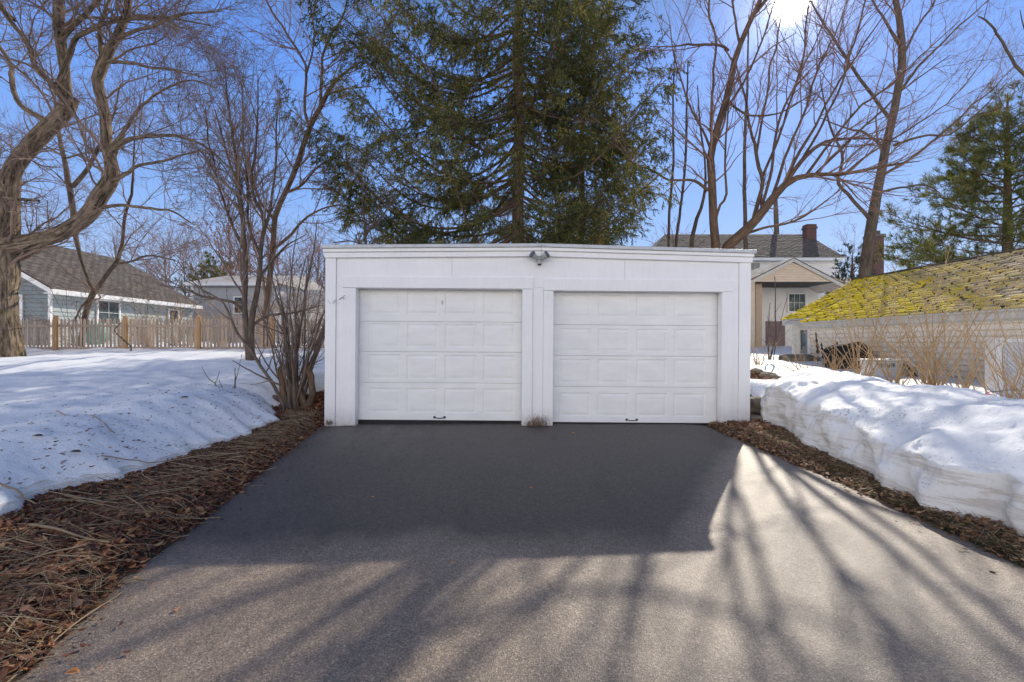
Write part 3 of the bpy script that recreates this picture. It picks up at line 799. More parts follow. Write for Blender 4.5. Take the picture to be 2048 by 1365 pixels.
# twin flood lamp under the peak
fl = thing('flood_light', 'grey twin-head flood light fixed under the garage peak', 'light', loc=tuple(np.array([gx_(1078), GY - .03, gz_(520)])))
bx, bz = gx_(1078), gz_(516)
fy = GY - .064
tubes('base_plate', [(np.array([[[bx, fy+.06, bz-.03], [bx, fy-.01, bz-.03], [bx, fy-.03, bz-.03], [bx, fy-.032, bz-.03]]]), np.array([[.055, .055, .045, .001]]), 18)], M['lamp_grey'], fl)
for s in (-1, 1):
    d = np.array([s*.72, -.35, .52]); d /= np.linalg.norm(d); c = np.array([bx + s*.025, fy-.05, bz-.035])
    pp = np.stack([c + d*q for q in (0, .03, .05, .09, .135, .137)])[None]
    hd = tubes('lamp_head', [(pp, np.array([[.016, .02, .034, .048, .062, .052]]), 18)], M['lamp_grey'], fl)
    qq = np.stack([c + d*q for q in (.118, .135, .146, .148)])[None]
    rim = tubes('lens', [(qq, np.array([[.060, .0635, .056, .001]]), 18)], M['lamp_dark']); rim.parent = hd; rim.location = (0, 0, 0)
pp = np.array([[[bx, fy-.03, bz-.05], [bx, fy-.05, bz-.075], [bx, fy-.055, bz-.10], [bx, fy-.055, bz-.115]]])
tubes('sensor', [(pp, np.array([[.022, .036, .038, .034]]), 16)], M['lamp_grey'], fl)
pp = np.array([[[bx, fy-.055, bz-.113], [bx, fy-.055, bz-.128], [bx, fy-.055, bz-.138], [bx, fy-.055, bz-.141]]])
tubes('sensor_lens', [(pp, np.array([[.034, .033, .022, .001]]), 16)], M['black_iron'], fl)

# ------------------------------------------------------------------ fence
fence = thing('picket_fence', 'weathered wooden picket fence along the back of the snowy lawn', 'fence', loc=(-12, 15, 1.0))
FY = 15.0
post_px = [-179, -33, 113, 252, 398, 546, 692, 838]
px2x = lambda p: (p - CX) / F * FY
zb = lambda x: float(lawn(np.array([x]), np.array([FY]))[0])
rngf = random.Random(3)
for p in post_px[:-1]:
    x = px2x(p); z = zb(x); mb = MB()
    k = 12; r = .078
    for j in range(k):
        a0, a1 = j/k*2*math.pi, (j+1)/k*2*math.pi
        A = lambda a_, rr, zz: (x+rr*math.cos(a_), FY-.02+rr*math.sin(a_), zz)
        mb.quad(A(a0, r, z-.3), A(a1, r, z-.3), A(a1, r*.96, z+1.16), A(a0, r*.96, z+1.16))
        mb.poly([A(a0, r*.96, z+1.16), A(a1, r*.96, z+1.16), (x, FY-.02, z+1.20)])
    mb.build('fence_post', M['post'], fence)
for a_, b_ in zip(post_px[:-1], post_px[1:]):
    x0, x1 = px2x(a_) + .085, px2x(b_) - .085; mb = MB(); z = zb((x0+x1)/2)
    nP = int((x1-x0) / .118)
    for j in range(nP):
        xc = x0 + (j+.5) * (x1-x0)/nP + rngf.uniform(-.006, .006); w = .034 + rngf.uniform(-.003, .003); h = 1.10 + rngf.uniform(-.015, .015); tl = rngf.uniform(-.008, .008)
        pts = [(xc-w, FY+.02, z-.02), (xc+w, FY+.02, z-.02), (xc+w+tl, FY+.02, z+h-.10), (xc+w*.72+tl, FY+.02, z+h-.035), (xc+tl, FY+.02, z+h), (xc-w*.72+tl, FY+.02, z+h-.035), (xc-w+tl, FY+.02, z+h-.10)]
        mb.prism(pts, (0, .018, 0))
    for rz in (.13, .86):
        mb.box(x0-.02, x1+.02, FY-.03, FY+.018, z+rz-.035, z+rz+.035)
    mb.build('fence_panel', M['picket'], fence)

# ------------------------------------------------------------------ siding helper
def siding(mb, o, u, nrm, w, h, course, cut=None, lap=.018):
    """horizontal lapped boards on a plane: origin o (bottom left), unit direction u, outward normal nrm; cut(z)->(a,b) limits along u"""
    o, u, nrm = (np.asarray(q, float) for q in (o, u, nrm))
    nz = int(math.ceil(h / course))
    for j in range(nz):
        z0, z1 = j*course, min(h, (j+1)*course)
        a0, b0 = cut(z0) if cut else (0, w); a1, b1 = cut(z1) if cut else (0, w)
        if b0 - a0 < .02: continue
        p = lambda s, z, d: tuple(o + u*s + np.array([0, 0, z]) + nrm*d)
        g = min(.03, course*.2); zt_ = z1 - g
        mb.quad(p(a0, z0, lap), p(b0, z0, lap), p(b1, zt_, .008), p(a1, zt_, .008))
        mb.quad(p(a1, zt_, .008), p(b1, zt_, .008), p(b1, zt_, -.014), p(a1, zt_, -.014))
        mb.quad(p(a1, zt_, -.014), p(b1, zt_, -.014), p(b1, z1, -.014), p(a1, z1, -.014))
        mb.quad(p(a0, z0, -.014), p(b0, z0, -.014), p(b0, z0, lap), p(a0, z0, lap))

def window(parent, o, u, nrm, w, h, cols, rows, frame=.07, name='window', fm='trim', depth=.05):
    """frame mesh with a pane child; origin bottom-left of the clear opening"""
    o, u, nrm = (np.asarray(q, float) for q in (o, u, nrm)); mb = MB()
    def bar(s0, s1, z0, z1, d0, d1):
        P = [o + u*s + np.array([0, 0, z]) + nrm*d0 for s, z in ((s0, z0), (s1, z0), (s1, z1), (s0, z1))]; mb.prism(P, nrm*(d1-d0))
    bar(-frame, 0, -frame, h+frame, 0, depth); bar(w, w+frame, -frame, h+frame, 0, depth)
    bar(0, w, h, h+frame, 0, depth); bar(0, w, -frame, 0, 0, depth+.02)
    t = .018
    for c in range(1, cols): bar(w*c/cols-t/2, w*c/cols+t/2, 0, h, .012, .032)
    for r in range(1, rows): bar(0, w, h*r/rows-t*.6, h*r/rows+t*.6, .008, .036)
    f = mb.build(name, M[fm], parent)
    mb = MB(); P = [o + u*s + np.array([0, 0, z]) + nrm*.006 for s, z in ((0, 0), (w, 0), (w, h), (0, h))]; mb.poly(P)
    g = mb.build('pane', M['glass'], None); g.parent = f; g.location = (0, 0, 0)
    return f

def roof_courses(mb, e0, e1, r0, r1, course, tab, rng, lift=.018, ragged=.012):
    """shingle tabs between eave line e0-e1 and ridge line r0-r1"""
    e0, e1, r0, r1 = (np.asarray(q, float) for q in (e0, e1, r0, r1))
    sl = np.linalg.norm(r0 - e0); n = int(sl / course); nrm = np.cross(e1-e0, r0-e0); nrm /= np.linalg.norm(nrm)
    if nrm[2] < 0: nrm = -nrm
    for j in range(n):
        t0, t1 = j/n, min(1, (j+1.25)/n)
        A, Bq = e0 + (r0-e0)*t0, e1 + (r1-e1)*t0; C, D = e0 + (r0-e0)*t1, e1 + (r1-e1)*t1
        W = np.linalg.norm(Bq-A); k = max(1, int(W/tab)); off = (j % 2)*.5 + rng.uniform(-.15, .15)
        edges = np.clip((np.arange(k+2) - off)/k, 0, 1)
        for q in range(k+1):
            s0, s1 = edges[q], edges[q+1]
            if s1 - s0 < 1e-4: continue
            g = .06/k; l = lift * rng.uniform(.6, 1.5); rg = rng.uniform(-ragged, ragged) / sl
            p = lambda s, t_, d: tuple((e0 + (e1-e0)*s)*(1-t_) + (r0 + (r1-r0)*s)*t_ + nrm*d)
            s0b, s1b = s0 + g, s1 - g
            mb.quad(p(s0b, t0+rg, l), p(s1b, t0+rg, l), p(s1b, t1, .002), p(s0b, t1, .002))
            mb.quad(p(s0b, t0+rg, -.0), p(s1b, t0+rg, -.0), p(s1b, t0+rg, l), p(s0b, t0+rg, l))

rng0 = np.random.default_rng(1)
# ------------------------------------------------------------------ mossy shed
shed = thing('mossy_shed', 'low cream shed with yellow moss covering its shingle roof', 'shed', loc=(10, 12, .5))
EX, RX, EZ, RZ = 9.85, 13.0, 2.04, 3.72
Yn, Yf = 3.0, 17.0
mb = MB()
siding(mb, (10.0, 15.3, .1), (0, -1, 0), (-1, 0, 0), 15.3 - Yn, 1.93, .128, lap=.042); mb.box(10.03, 16.0, Yn + .01, 15.3, -.2, 2.0)
mb.box(10.42, 15.6, 15.3, 16.9, -.2, 2.05)
mb.prism([(10.0, 16.9, 2.0), (16, 16.9, 2.0), (13, 16.9, 3.6)], (0, -13.8, 0))
mb.build('wall', M['siding_shed'], shed)
mb = MB(); siding(mb, (10.4, 16.9, .1), (0, -1, 0), (-1, 0, 0), 1.6, 1.9, 3.0, lap=.004); mb.build('side_wall', M['trim_old'], shed)
mb = MB()
roof_courses(mb, (EX, 15.55, EZ), (EX, Yn - .3, EZ), (RX, 15.55, RZ), (RX, Yn - .3, RZ), .14, .42, rng0, .045, .022)
roof_courses(mb, (EX + .30, Yf + .2, EZ + .16), (EX + .30, 15.57, EZ + .16), (RX, Yf + .2, RZ), (RX, 15.57, RZ), .14, .42, rng0, .045, .022)
mb.build('roof', M['moss_roof'], shed)
mb = MB()
mb.prism([(EX, Yn-.3, EZ-.012), (EX, Yn-.3, EZ-.05), (RX, Yn-.3, RZ-.05), (2*RX-EX, Yn-.3, EZ-.05), (2*RX-EX, Yn-.3, EZ-.012), (RX, Yn-.3, RZ-.012)], (0, 15.55-Yn+.3, 0))
mb.prism([(EX+.30, 15.57, EZ+.148), (EX+.30, 15.57, EZ+.11), (RX, 15.57, RZ-.05), (2*RX-EX, 15.57, EZ-.05), (2*RX-EX, 15.57, EZ-.012), (RX, 15.57, RZ-.012)], (0, Yf-15.57+.2, 0))
mb.build('roof_deck', M['trim_old'], shed)
mb = MB(); mb.box(9.90, 9.93, Yn-.3, 15.5, 1.84, 2.0); mb.box(9.935, 9.995, Yn-.3, 15.5, 1.80, 1.98); mb.build('fascia', M['trim_old'], shed)
mb = MB(); mb.box(10.18, 10.22, 15.56, 17.15, 1.98, 2.14); mb.build('eave_board', M['trim_old'], shed)
mb = MB(); mb.box(9.955, 10.03, 15.22, 15.34, .1, 1.80); mb.build('corner_post', M['trim'], shed)
mb = MB(); mb.box(RX-.09, RX+.09, Yn-.3, Yf+.2, RZ+.005, RZ+.04); mb.build('ridge_cap', M['shingle'], shed)
window(shed, (10.395, 16.35, .95), (0, -1, 0), (-1, 0, 0), .62, .84, 2, 1, .07, fm='trim_old')

# things leaning in front of the shed -------------------------------------------------
bag = thing('covered_grill', 'black tarp covered mound against the shed siding', 'covered grill', loc=(9.3, 12.3, .5))
def lump(name, c, r, mat, parent=None, seed=0, amp=.18, nu=36, nv=22, flat=None):
    u = np.linspace(0, 2*np.pi, nu, endpoint=False); v = np.linspace(0, np.pi, nv)
    U, Vv = np.meshgrid(u, v); d = np.stack([np.cos(U)*np.sin(Vv), np.sin(U)*np.sin(Vv), np.cos(Vv)], -1)
    s = 1 + amp*fbm(d[..., 0]*1.7+seed, d[..., 1]*1.7, d[..., 2]*1.7, seed=seed) 
    if flat is not None: d = np.sign(d) * np.abs(d) ** flat
    P = np.asarray(c) + d * s[..., None] * np.asarray(r)
    i = np.arange(nv*nu).reshape(nv, nu); nx = np.roll(i, -1, 1)
    return obj(name, raw_mesh(name, P.reshape(-1, 3), np.stack([i[:-1], nx[:-1], nx[1:], i[1:]], -1).reshape(-1, 4), smooth=True), mat, parent)
c = at(1700, 715, 12.6)
lump('tarp', c + np.array([0, 0, -.12]), (.62, .45, .52), M['black_tarp'], bag, 4, .30, flat=.92)
mb = MB()
for s in (-.35, .35): mb.box(c[0]+s-.03, c[0]+s+.03, c[1]-.1, c[1]-.04, .3, .62)
mb.build('leg', M['black_iron'], bag)

bx_ = thing('storage_tub', 'white plastic tub with dark lettering behind the tan bushes', 'tub', loc=tuple(at(1770, 735, 10.6)))
c = at(1772, 738, 10.6); wv = np.array([.47, 0, 0])
mb = MB(); zt, zb_ = c[2]+.19, c[2]-.25
mb.prism([(c[0]-.40, c[1]-.2, zb_), (c[0]+.40, c[1]-.2, zb_), (c[0]+.47, c[1]-.25, zt), (c[0]-.47, c[1]-.25, zt)], (0, .45, 0)); mb.build('tub_body', M['box_white'], bx_, bevel=.02)
mb = MB(); mb.box(c[0]-.50, c[0]+.50, c[1]-.29, c[1]+.24, zt+.002, zt+.05); mb.build('lid', M['box_white'], bx_, bevel=.015)
fc = bpy.data.curves.new('lettering', 'FONT'); fc.body = 'STUFF'; fc.size = .125; fc.align_x = 'CENTER'; fc.extrude = .003
ft = bpy.data.objects.new('lettering_curve', fc); COL.objects.link(ft); bpy.context.view_layer.update()
me_ = bpy.data.meshes.new_from_object(ft.evaluated_get(bpy.context.evaluated_depsgraph_get())); bpy.data.objects.remove(ft)
me_.materials.clear(); me_.materials.append(M['ink']); fo = bpy.data.objects.new('lettering', me_); COL.objects.link(fo); fo.parent = bx_
fo.location = Vector((c[0]-.16, c[1]-.262, zt-.13)) - Vector(bx_.location); fo.rotation_euler = (math.radians(83), 0, 0)

pot = thing('plant_pot', 'dark round plant pot lying beside the white tub', 'plant pot', loc=tuple(at(1812, 748, 10.4)))
c = at(1813, 746, 10.4)
th = np.array([[c[0]-.17, c[1]-.1, c[2]], [c[0]-.16, c[1]-.1, c[2]], [c[0]+.1, c[1]+.02, c[2]-.02], [c[0]+.16, c[1]+.05, c[2]-.02]])[None]
tubes('pot_body', [(th, np.array([[.20, .20, .15, .01]]), 22)], M['terracotta'], pot)
th2 = np.array([[c[0]-.20, c[1]-.115, c[2]], [c[0]-.165, c[1]-.10, c[2]], [c[0]-.14, c[1]-.09, c[2]]])[None]
tubes('rim', [(th2, np.array([[.214, .218, .202]]), 22)], M['terracotta'], pot)

# dark seed-head spikes by the shed wall
seedspots = [(1634, 663, 730, 'tallest of the dark dried flower spikes by the shed wall'), (1645, 685, 732, 'dark dried flower spike just right of the tallest spike'),
             (1660, 700, 733, 'shortest dark dried flower spike by the shed corner'), (1676, 682, 734, 'dark dried flower spike nearest the black tarp mound')]
for (px, pt, pb, lab) in seedspots:
    Y = 13.4; b0 = at(px, pb, Y); t0 = at(px, pt, Y)
    t = thing('dried_flower', lab, 'plant', 'dark dried flower spikes along the shed', tuple(b0))
    n = 16; tt_ = np.linspace(0, 1, n); P = (b0 + (t0-b0)*tt_[:, None])[None]; P[0, :, 0] += .03*np.sin(tt_*5)
    tubes('stem', [(P, np.full((1, n), .012), 6)], M['dark_plant'], t)
    rad = .012 + .055*np.clip(np.sin(tt_*19)**2 * (tt_ > .35), 0, 1) * (1.25 - tt_); rad[-1] = .003
    tubes('seed_head', [(P[:, 5:] + np.array([.0, -.001, 0]), rad[None, 5:], 8)], M['dark_plant'], t)

# lattice panel with post at the right -------------------------------------------------
lat = thing('lattice_screen', 'white lattice screen with a solid white post', 'lattice', loc=tuple(at(1990, 800, 7.6)))
Yl = 7.7
a0, a1 = at(1988, 680, Yl + .35), at(1988, 830, Yl + .35)
mb = MB(); xp = a0[0]; mb.box(xp-.085, xp+.085, Yl+.27, Yl+.43, .05, a0[2]); mb.box(xp-.10, xp+.10, Yl+.255, Yl+.445, a0[2]+.002, a0[2]+.03)
mb.build('post', M['trim'], lat, bevel=.006)
mb = MB(); x0, x1, z0, z1 = xp + .09, xp + 2.6, .12, a0[2] - .04; st = .085
W, H = x1-x0, z1-z0
for sgn, yy in ((1, Yl+.33), (-1, Yl+.342)):
    kmax = int((W+H)/st) + 1
    for k in range(kmax):
        c0 = k*st
        s_lo, s_hi = max(0, c0-H), min(W, c0)
        if s_hi - s_lo < .02: continue
        f = lambda s: (s, c0 - s)
        p, q = f(s_lo), f(s_hi)
        if sgn < 0: p, q = (p[0], H-p[1]), (q[0], H-q[1])
        d = np.array([q[0]-p[0], q[1]-p[1]]); d /= np.linalg.norm(d); nn = np.array([-d[1], d[0]])*.021
        mb.prism([(x0+p[0]+nn[0], yy, z0+p[1]+nn[1]), (x0+q[0]+nn[0], yy, z0+q[1]+nn[1]), (x0+q[0]-nn[0], yy, z0+q[1]-nn[1]), (x0+p[0]-nn[0], yy, z0+p[1]-nn[1])], (0, .008, 0))
mb.build('lattice_panel', M['lattice'], lat)
mb = MB(); mb.box(x0, x1, Yl+.318, Yl+.362, z1, z1+.06); mb.box(x0, x1, Yl+.318, Yl+.362, z0-.06, z0); mb.build('rail', M['trim'], lat)

# ------------------------------------------------------------------ cream gable building
cb = thing('gabled_garage', 'cream sided gable building behind the mossy shed', 'building', loc=tuple(at(1590, 700, 24)))
Yc = 24.0; xa = at(1497, 0, Yc)[0]; xg = at(1585, 0, Yc)[0]; xe = at(1700, 0, Yc)[0]; xw = 2*xg - xe
zap = at(0, 517, Yc)[2]; zev = at(0, 572, Yc)[2]; zso = at(0, 561, Yc)[2] - .05; zg0 = .55
mb = MB(); hw = xe - xg - .25
def cutg(z): 
    k = hw * (1 - z/(zap - .18 - zso)); return (hw - k, hw + k)
siding(mb, (xg - hw, Yc, zso), (1, 0, 0), (0, -1, 0), 2*hw, zap - .2 - zso, .13, cutg); mb.build('gable', M['siding_cream'], cb)
DR = 2.5
mb = MB()
xl0, xl1 = xg - hw + .02, at(1510, 0, Yc)[0]
siding(mb, (xl0, Yc + .01, zg0), (1, 0, 0), (0, -1, 0), xl1 - xl0, zso - zg0, .13)
siding(mb, (xl1, Yc + .03, zg0), (0, 1, 0), (1, 0, 0), DR, zso - zg0, .13); mb.box(xl0, xl1-.03, Yc+.04, Yc+DR, zg0-.3, zso-.01)
mb.build('porch_pier', M['siding_cream'], cb)
mb = MB(); xp0, xp1 = at(1511, 0, Yc+.6)[0], at(1524, 0, Yc+.6)[0]
siding(mb, (xp0, Yc+.6, zg0), (1, 0, 0), (0, -1, 0), xp1-xp0, zso-zg0-.01, .13); mb.box(xp0+.002, xp1-.002, Yc+.64, Yc+DR-.05, zg0-.3, zso-.012); mb.build('porch_pier', M['siding_tan'], cb)
mb = MB(); siding(mb, (xl1 + .01, Yc + DR, zg0), (1, 0, 0), (0, -1, 0), xe - xl1, zso - zg0 - .02, .13); mb.box(xl0, xe-.2, Yc+DR+.04, Yc+8, zg0-.3, zso)
mb.build('wall', M['siding_white'], cb)
mb = MB(); mb.box(xl0-.02, xe-.27, Yc+.02, Yc+DR, zso-.004, zso+.05); mb.build('soffit', M['soffit'], cb)
mb = MB()
for s in (-1, 1):
    e = np.array([xg + s*(xe-xg), Yc-.12, zev-.12]); r = np.array([xg, Yc-.12, zap]); dn = np.array([0, 0, -.17])
    mb.prism([tuple(e), tuple(r), tuple(r+dn), tuple(e+dn)], (0, .05, 0))
mb.build('rake_board', M['trim_old'], cb)
mb = MB()
for s in (-1, 1):
    e = np.array([xg + s*(xe-xg+.05), Yc-.15, zev-.09]); r = np.array([xg, Yc-.15, zap+.04])
    roof_courses(mb, e, e + np.array([0, 8.4, 0]), r, r + np.array([0, 8.4, 0]), .2, .35, rng0, .015)
    mb.quad(tuple(e-[0, 0, .03]), tuple(r-[0, 0, .03]), tuple(r+np.array([0, 8.4, -.03])), tuple(e+np.array([0, 8.4, -.03])))
mb.build('roof', M['shingle_light'], cb)
wa = at(1577, 622, Yc+DR); wb = at(1609, 588, Yc+DR)
window(cb, (wa[0], Yc+DR-.02, wa[2]), (1, 0, 0), (0, -1, 0), wb[0]-wa[0], wb[2]-wa[2], 3, 2, .10)
da, db = at(1531, 701, Yc+DR), at(1569, 642, Yc+DR)
mb = MB(); mb.box(da[0], db[0], Yc+DR-.06, Yc+DR-.021, zg0, db[2])
for q in (.25, .5, .75): mb.box(da[0]+.05, db[0]-.05, Yc+DR-.075, Yc+DR-.0615, zg0+(db[2]-zg0)*q-.02, zg0+(db[2]-zg0)*q+.02)
mb.build('door', M['brown_door'], cb)

# ------------------------------------------------------------------ white house far right
wh = thing('white_house', 'white house with grey shingle roof and dark chimney behind bare trees', 'house', loc=tuple(at(1510, 690, 38)))
Yh = 38.0; hx0, hx1 = at(1300, 0, Yh)[0], at(1686, 0, Yh)[0]; hez = at(0, 514, Yh)[2]; hrz = at(0, 468, 43)[2]
mb = MB(); siding(mb, (hx0, Yh+.5, .8), (1, 0, 0), (0, -1, 0), hx1-hx0-.1, hez-.8-.1, .16); mb.box(hx0, hx1-.1, Yh+.53, Yh+10, .5, hez-.05); mb.build('wall', M['siding_white'], wh)
rx0, rx1 = at(1330, 0, 43)[0], at(1614, 0, 43)[0]
mb = MB(); roof_courses(mb, (hx0-.2, Yh, hez), (hx1+.2, Yh, hez), (rx0, 43, hrz), (rx1, 43, hrz), .24, .5, rng0, .02)
roof_courses(mb, (hx1+.2, Yh, hez), (hx1+.2, Yh+10, hez), (rx1, 43, hrz), (rx1+.05, 43.1, hrz), .24, .5, rng0, .02)
mb.poly([(hx0-.2, Yh, hez-.02), (hx1+.2, Yh, hez-.02), (rx1, 43, hrz-.03), (rx0, 43, hrz-.03)])
mb.poly([(hx0-.2, Yh+10, hez), (hx1+.2, Yh+10, hez), (rx1, 43, hrz), (rx0, 43, hrz)]); mb.poly([(hx0-.2, Yh, hez), (rx0, 43, hrz), (hx0-.2, Yh+10, hez)])
rf_ = mb.build('roof', M['shingle'], wh)
mb = MB(); mb.box(hx0-.2, hx1+.2, Yh-.03, Yh+.05, hez-.25, hez-.03); mb.box(hx0-.1, hx1+.1, Yh+.052, Yh+.52, hez-.24, hez-.2); mb.build('fascia', M['trim'], wh)
cpx0, cpx1 = at(1610, 0, 42)[0], at(1629, 0, 42)[0]
mb = MB(); mb.box(cpx0, cpx1, 41.7, 42.4, hrz-1.8, at(0, 449, 42)[2]); mb.box(cpx0-.06, cpx1+.06, 41.64, 42.46, at(0, 458, 42)[2], at(0, 454, 42)[2])
ch = mb.build('chimney', M['brick'], None); ch.parent = rf_; ch.location = (0, 0, 0)
wa = at(1506, 545, Yh); window(wh, (wa[0], Yh+.48, wa[2]-.3), (1, 0, 0), (0, -1, 0), .8, 1.2, 2, 2, .1)

# brick chimney seen behind the pine; it stands on a pale house mostly hidden
bh = thing('brick_chimney', 'red brick chimney rising behind the pine tree', 'chimney', loc=tuple(at(1757, 600, 40)))
ca, cb2 = at(1747, 560, 40), at(1768, 473, 40)
mb = MB(); mb.box(ca[0], cb2[0], 40, 41, .8, cb2[2]); mb.build('chimney_stack', M['brick'], bh)
mb = MB(); mb.box(ca[0]-.1, cb2[0]+.1, 39.9, 41.1, cb2[2]+.002, cb2[2]+.25); mb.box(ca[0]+.15, cb2[0]-.15, 40.2, 40.8, cb2[2]+.252, cb2[2]+.6); mb.build('chimney_cap', M['shingle'], bh)
ph = thing('pale_house', 'pale house with a light roof partly hidden behind the mossy shed', 'house', loc=tuple(at(1740, 600, 44)))
xa0, xa1 = at(1700, 0, 44)[0], at(1905, 0, 44)[0]; ze = at(0, 575, 44)[2]; zr = at(0, 545, 44)[2]
mb = MB(); mb.box(xa0+.4, xa1, 44.4, 50, .6, ze); mb.build('wall', M['siding_white'], ph)
mb = MB(); mb.prism([(xa0, 44, ze), (xa0, 47.2, zr), (xa0, 50.5, ze)], (xa1-xa0, 0, 0)); mb.build('roof', M['shingle_light'], ph)

# ------------------------------------------------------------------ blue-grey house at the left
bl = thing('blue_grey_house', 'blue-grey ranch house with white trim behind the picket fence', 'house', loc=(-22, 22, 1.1))
wx, hy0, hy1 = -20.0, 19.7, 28.4; ez = 3.72; rx_ = -24.6; rz = 6.45
mb = MB(); siding(mb, (wx, hy0, .9), (0, 1, 0), (1, 0, 0), hy1-hy0, ez-.9, .18); mb.box(2*rx_-wx, wx-.03, hy0+.03, hy1, .6, ez); mb.build('wall', M['siding_blue_lit'], bl)
mb = MB(); gw = wx - (2*rx_-wx)
def cutb(z):
    z = z + .9
    if z <= ez: return (0, gw)
    k = gw/2 * (1 - (z-ez)/(rz-ez)); return (gw/2-k, gw/2+k)
siding(mb, (2*rx_-wx, hy0, .9), (1, 0, 0), (0, -1, 0), gw, rz-1.0-.9+.9, .18, cutb); mb.build('gable_wall', M['siding_blue_shaded'], bl)
mb = MB()
for s in (1, -1):
    e = np.array([rx_ + s*(wx-rx_+.45), hy0-.35, ez-.1]); r = np.array([rx_, hy0-.35, rz+.1]); dy_ = np.array([0, hy1-hy0+.7, 0])
    roof_courses(mb, e, e+dy_, r, r+dy_, .2, .4, rng0, .016); mb.quad(tuple(e-[0, 0, .03]), tuple(r-[0, 0, .03]), tuple(r+dy_-[0, 0, .03]), tuple(e+dy_-[0, 0, .03]))
mb.build('roof', M['shingle'], bl)
mb = MB(); mb.box(wx+.42, wx+.46, hy0-.35, hy1+.35, ez-.30, ez-.10); mb.box(wx+.02, wx+.415, hy0-.3, hy1+.3, ez-.29, ez-.25)
for s in (1, -1):
    e = np.array([rx_ + s*(wx-rx_+.45), hy0-.40, ez-.13]); r = np.array([rx_, hy0-.40, rz+.07]); mb.prism([tuple(e), tuple(r), tuple(r-[0, 0, .2]), tuple(e-[0, 0, .2])], (0, .04, 0))
mb.build('fascia', M['trim'], bl)
mb = MB(); mb.box(wx-.06, wx+.035, hy0-.035, hy0+.07, .8, ez-.3); mb.build('corner_board', M['trim'], bl)
window(bl, (wx+.02, 21.95, 2.25), (0, 1, 0), (1, 0, 0), 1.15, 1.1, 2, 2, .09); window(bl, (wx+.02, 26.5, 2.45), (0, 1, 0), (1, 0, 0), .7, .75, 1, 1, .09)
window(bl, (-21.8, hy0-.02, 2.0), (1, 0, 0), (0, -1, 0), .55, 1.3, 1, 2, .12)

gh = thing('grey_house', 'pale grey house with a flat looking eave behind the fence and bare trees', 'house', loc=tuple(at(450, 680, 33)))
Yg = 33.; xg0, xg1 = at(385, 0, Yg)[0], at(548, 0, Yg)[0]; zge = at(0, 566, Yg)[2]
mb = MB(); siding(mb, (xg0, Yg, .9), (1, 0, 0), (0, -1, 0), xg1-xg0, zge-.9, .2); mb.box(xg0+.002, xg1, Yg+.03, Yg+9, .7, zge); mb.build('wall', M['siding_grey'], gh)
mb = MB(); mb.prism([(xg0-.4, Yg-.4, zge), (xg0-.4, Yg+4.5, zge+1.2), (xg0-.4, Yg+9.4, zge)], (xg1-xg0+.8, 0, 0)); mb.build('roof', M['shingle_light'], gh)
mb = MB(); mb.box(xg0-.4, xg1+.4, Yg-.45, Yg-.402, zge-.22, zge+.02); mb.box(xg0-.1, xg0+.1, Yg-.05, Yg+.02, .8, zge-.22); mb.build('fascia', M['trim'], gh)
wa = at(470, 625, Yg); window(gh, (wa[0], Yg-.025, wa[2]), (1, 0, 0), (0, -1, 0), .9, 1.1, 1, 2, .1)
wg = thing('white_outbuilding', 'low white outbuilding seen between shrub stems left of the garage', 'shed', loc=tuple(at(600, 680, 30)))
xo0, xo1 = at(548, 0, 30)[0], at(672, 0, 30)[0]; zo = at(0, 616, 30)[2]
mb = MB(); siding(mb, (xo0, 30, .9), (1, 0, 0), (0, -1, 0), xo1-xo0, zo-.9, .18); mb.box(xo0+.002, xo1, 30.03, 35, .7, zo); mb.build('wall', M['siding_white'], wg)
mb = MB(); mb.prism([(xo0-.3, 29.7, zo), (xo0-.3, 32.5, zo+1.5), (xo0-.3, 35.3, zo)], (xo1-xo0+.6, 0, 0)); mb.build('roof', M['shingle_light'], wg)
tl = lump('tarped_bundle', at(192, 668, 17.0), (.42, .4, .42), M['teal'], None, 9, .2); tag(tl, 'pale teal covered bundle showing through the fence pickets', 'tarp')

# ------------------------------------------------------------------ trees
def S(dens, length, ang, n, **kw): return dict(dens=dens, length=length, ang=ang, n=n, **kw)
fine = [S(2.8, (1.0, 3.6), (30, 65), 10, jit=.13, up=.10, rf=.5, rmin=.010, k=5),
        S(5.0, (.5, 1.8), (25, 60), 7, jit=.14, up=.08, rf=.6, rmin=.0055, k=4),
        S(7.5, (.2, .8), (20, 55), 4, jit=.15, up=.06, rf=.6, rmin=.0034, k=3)]

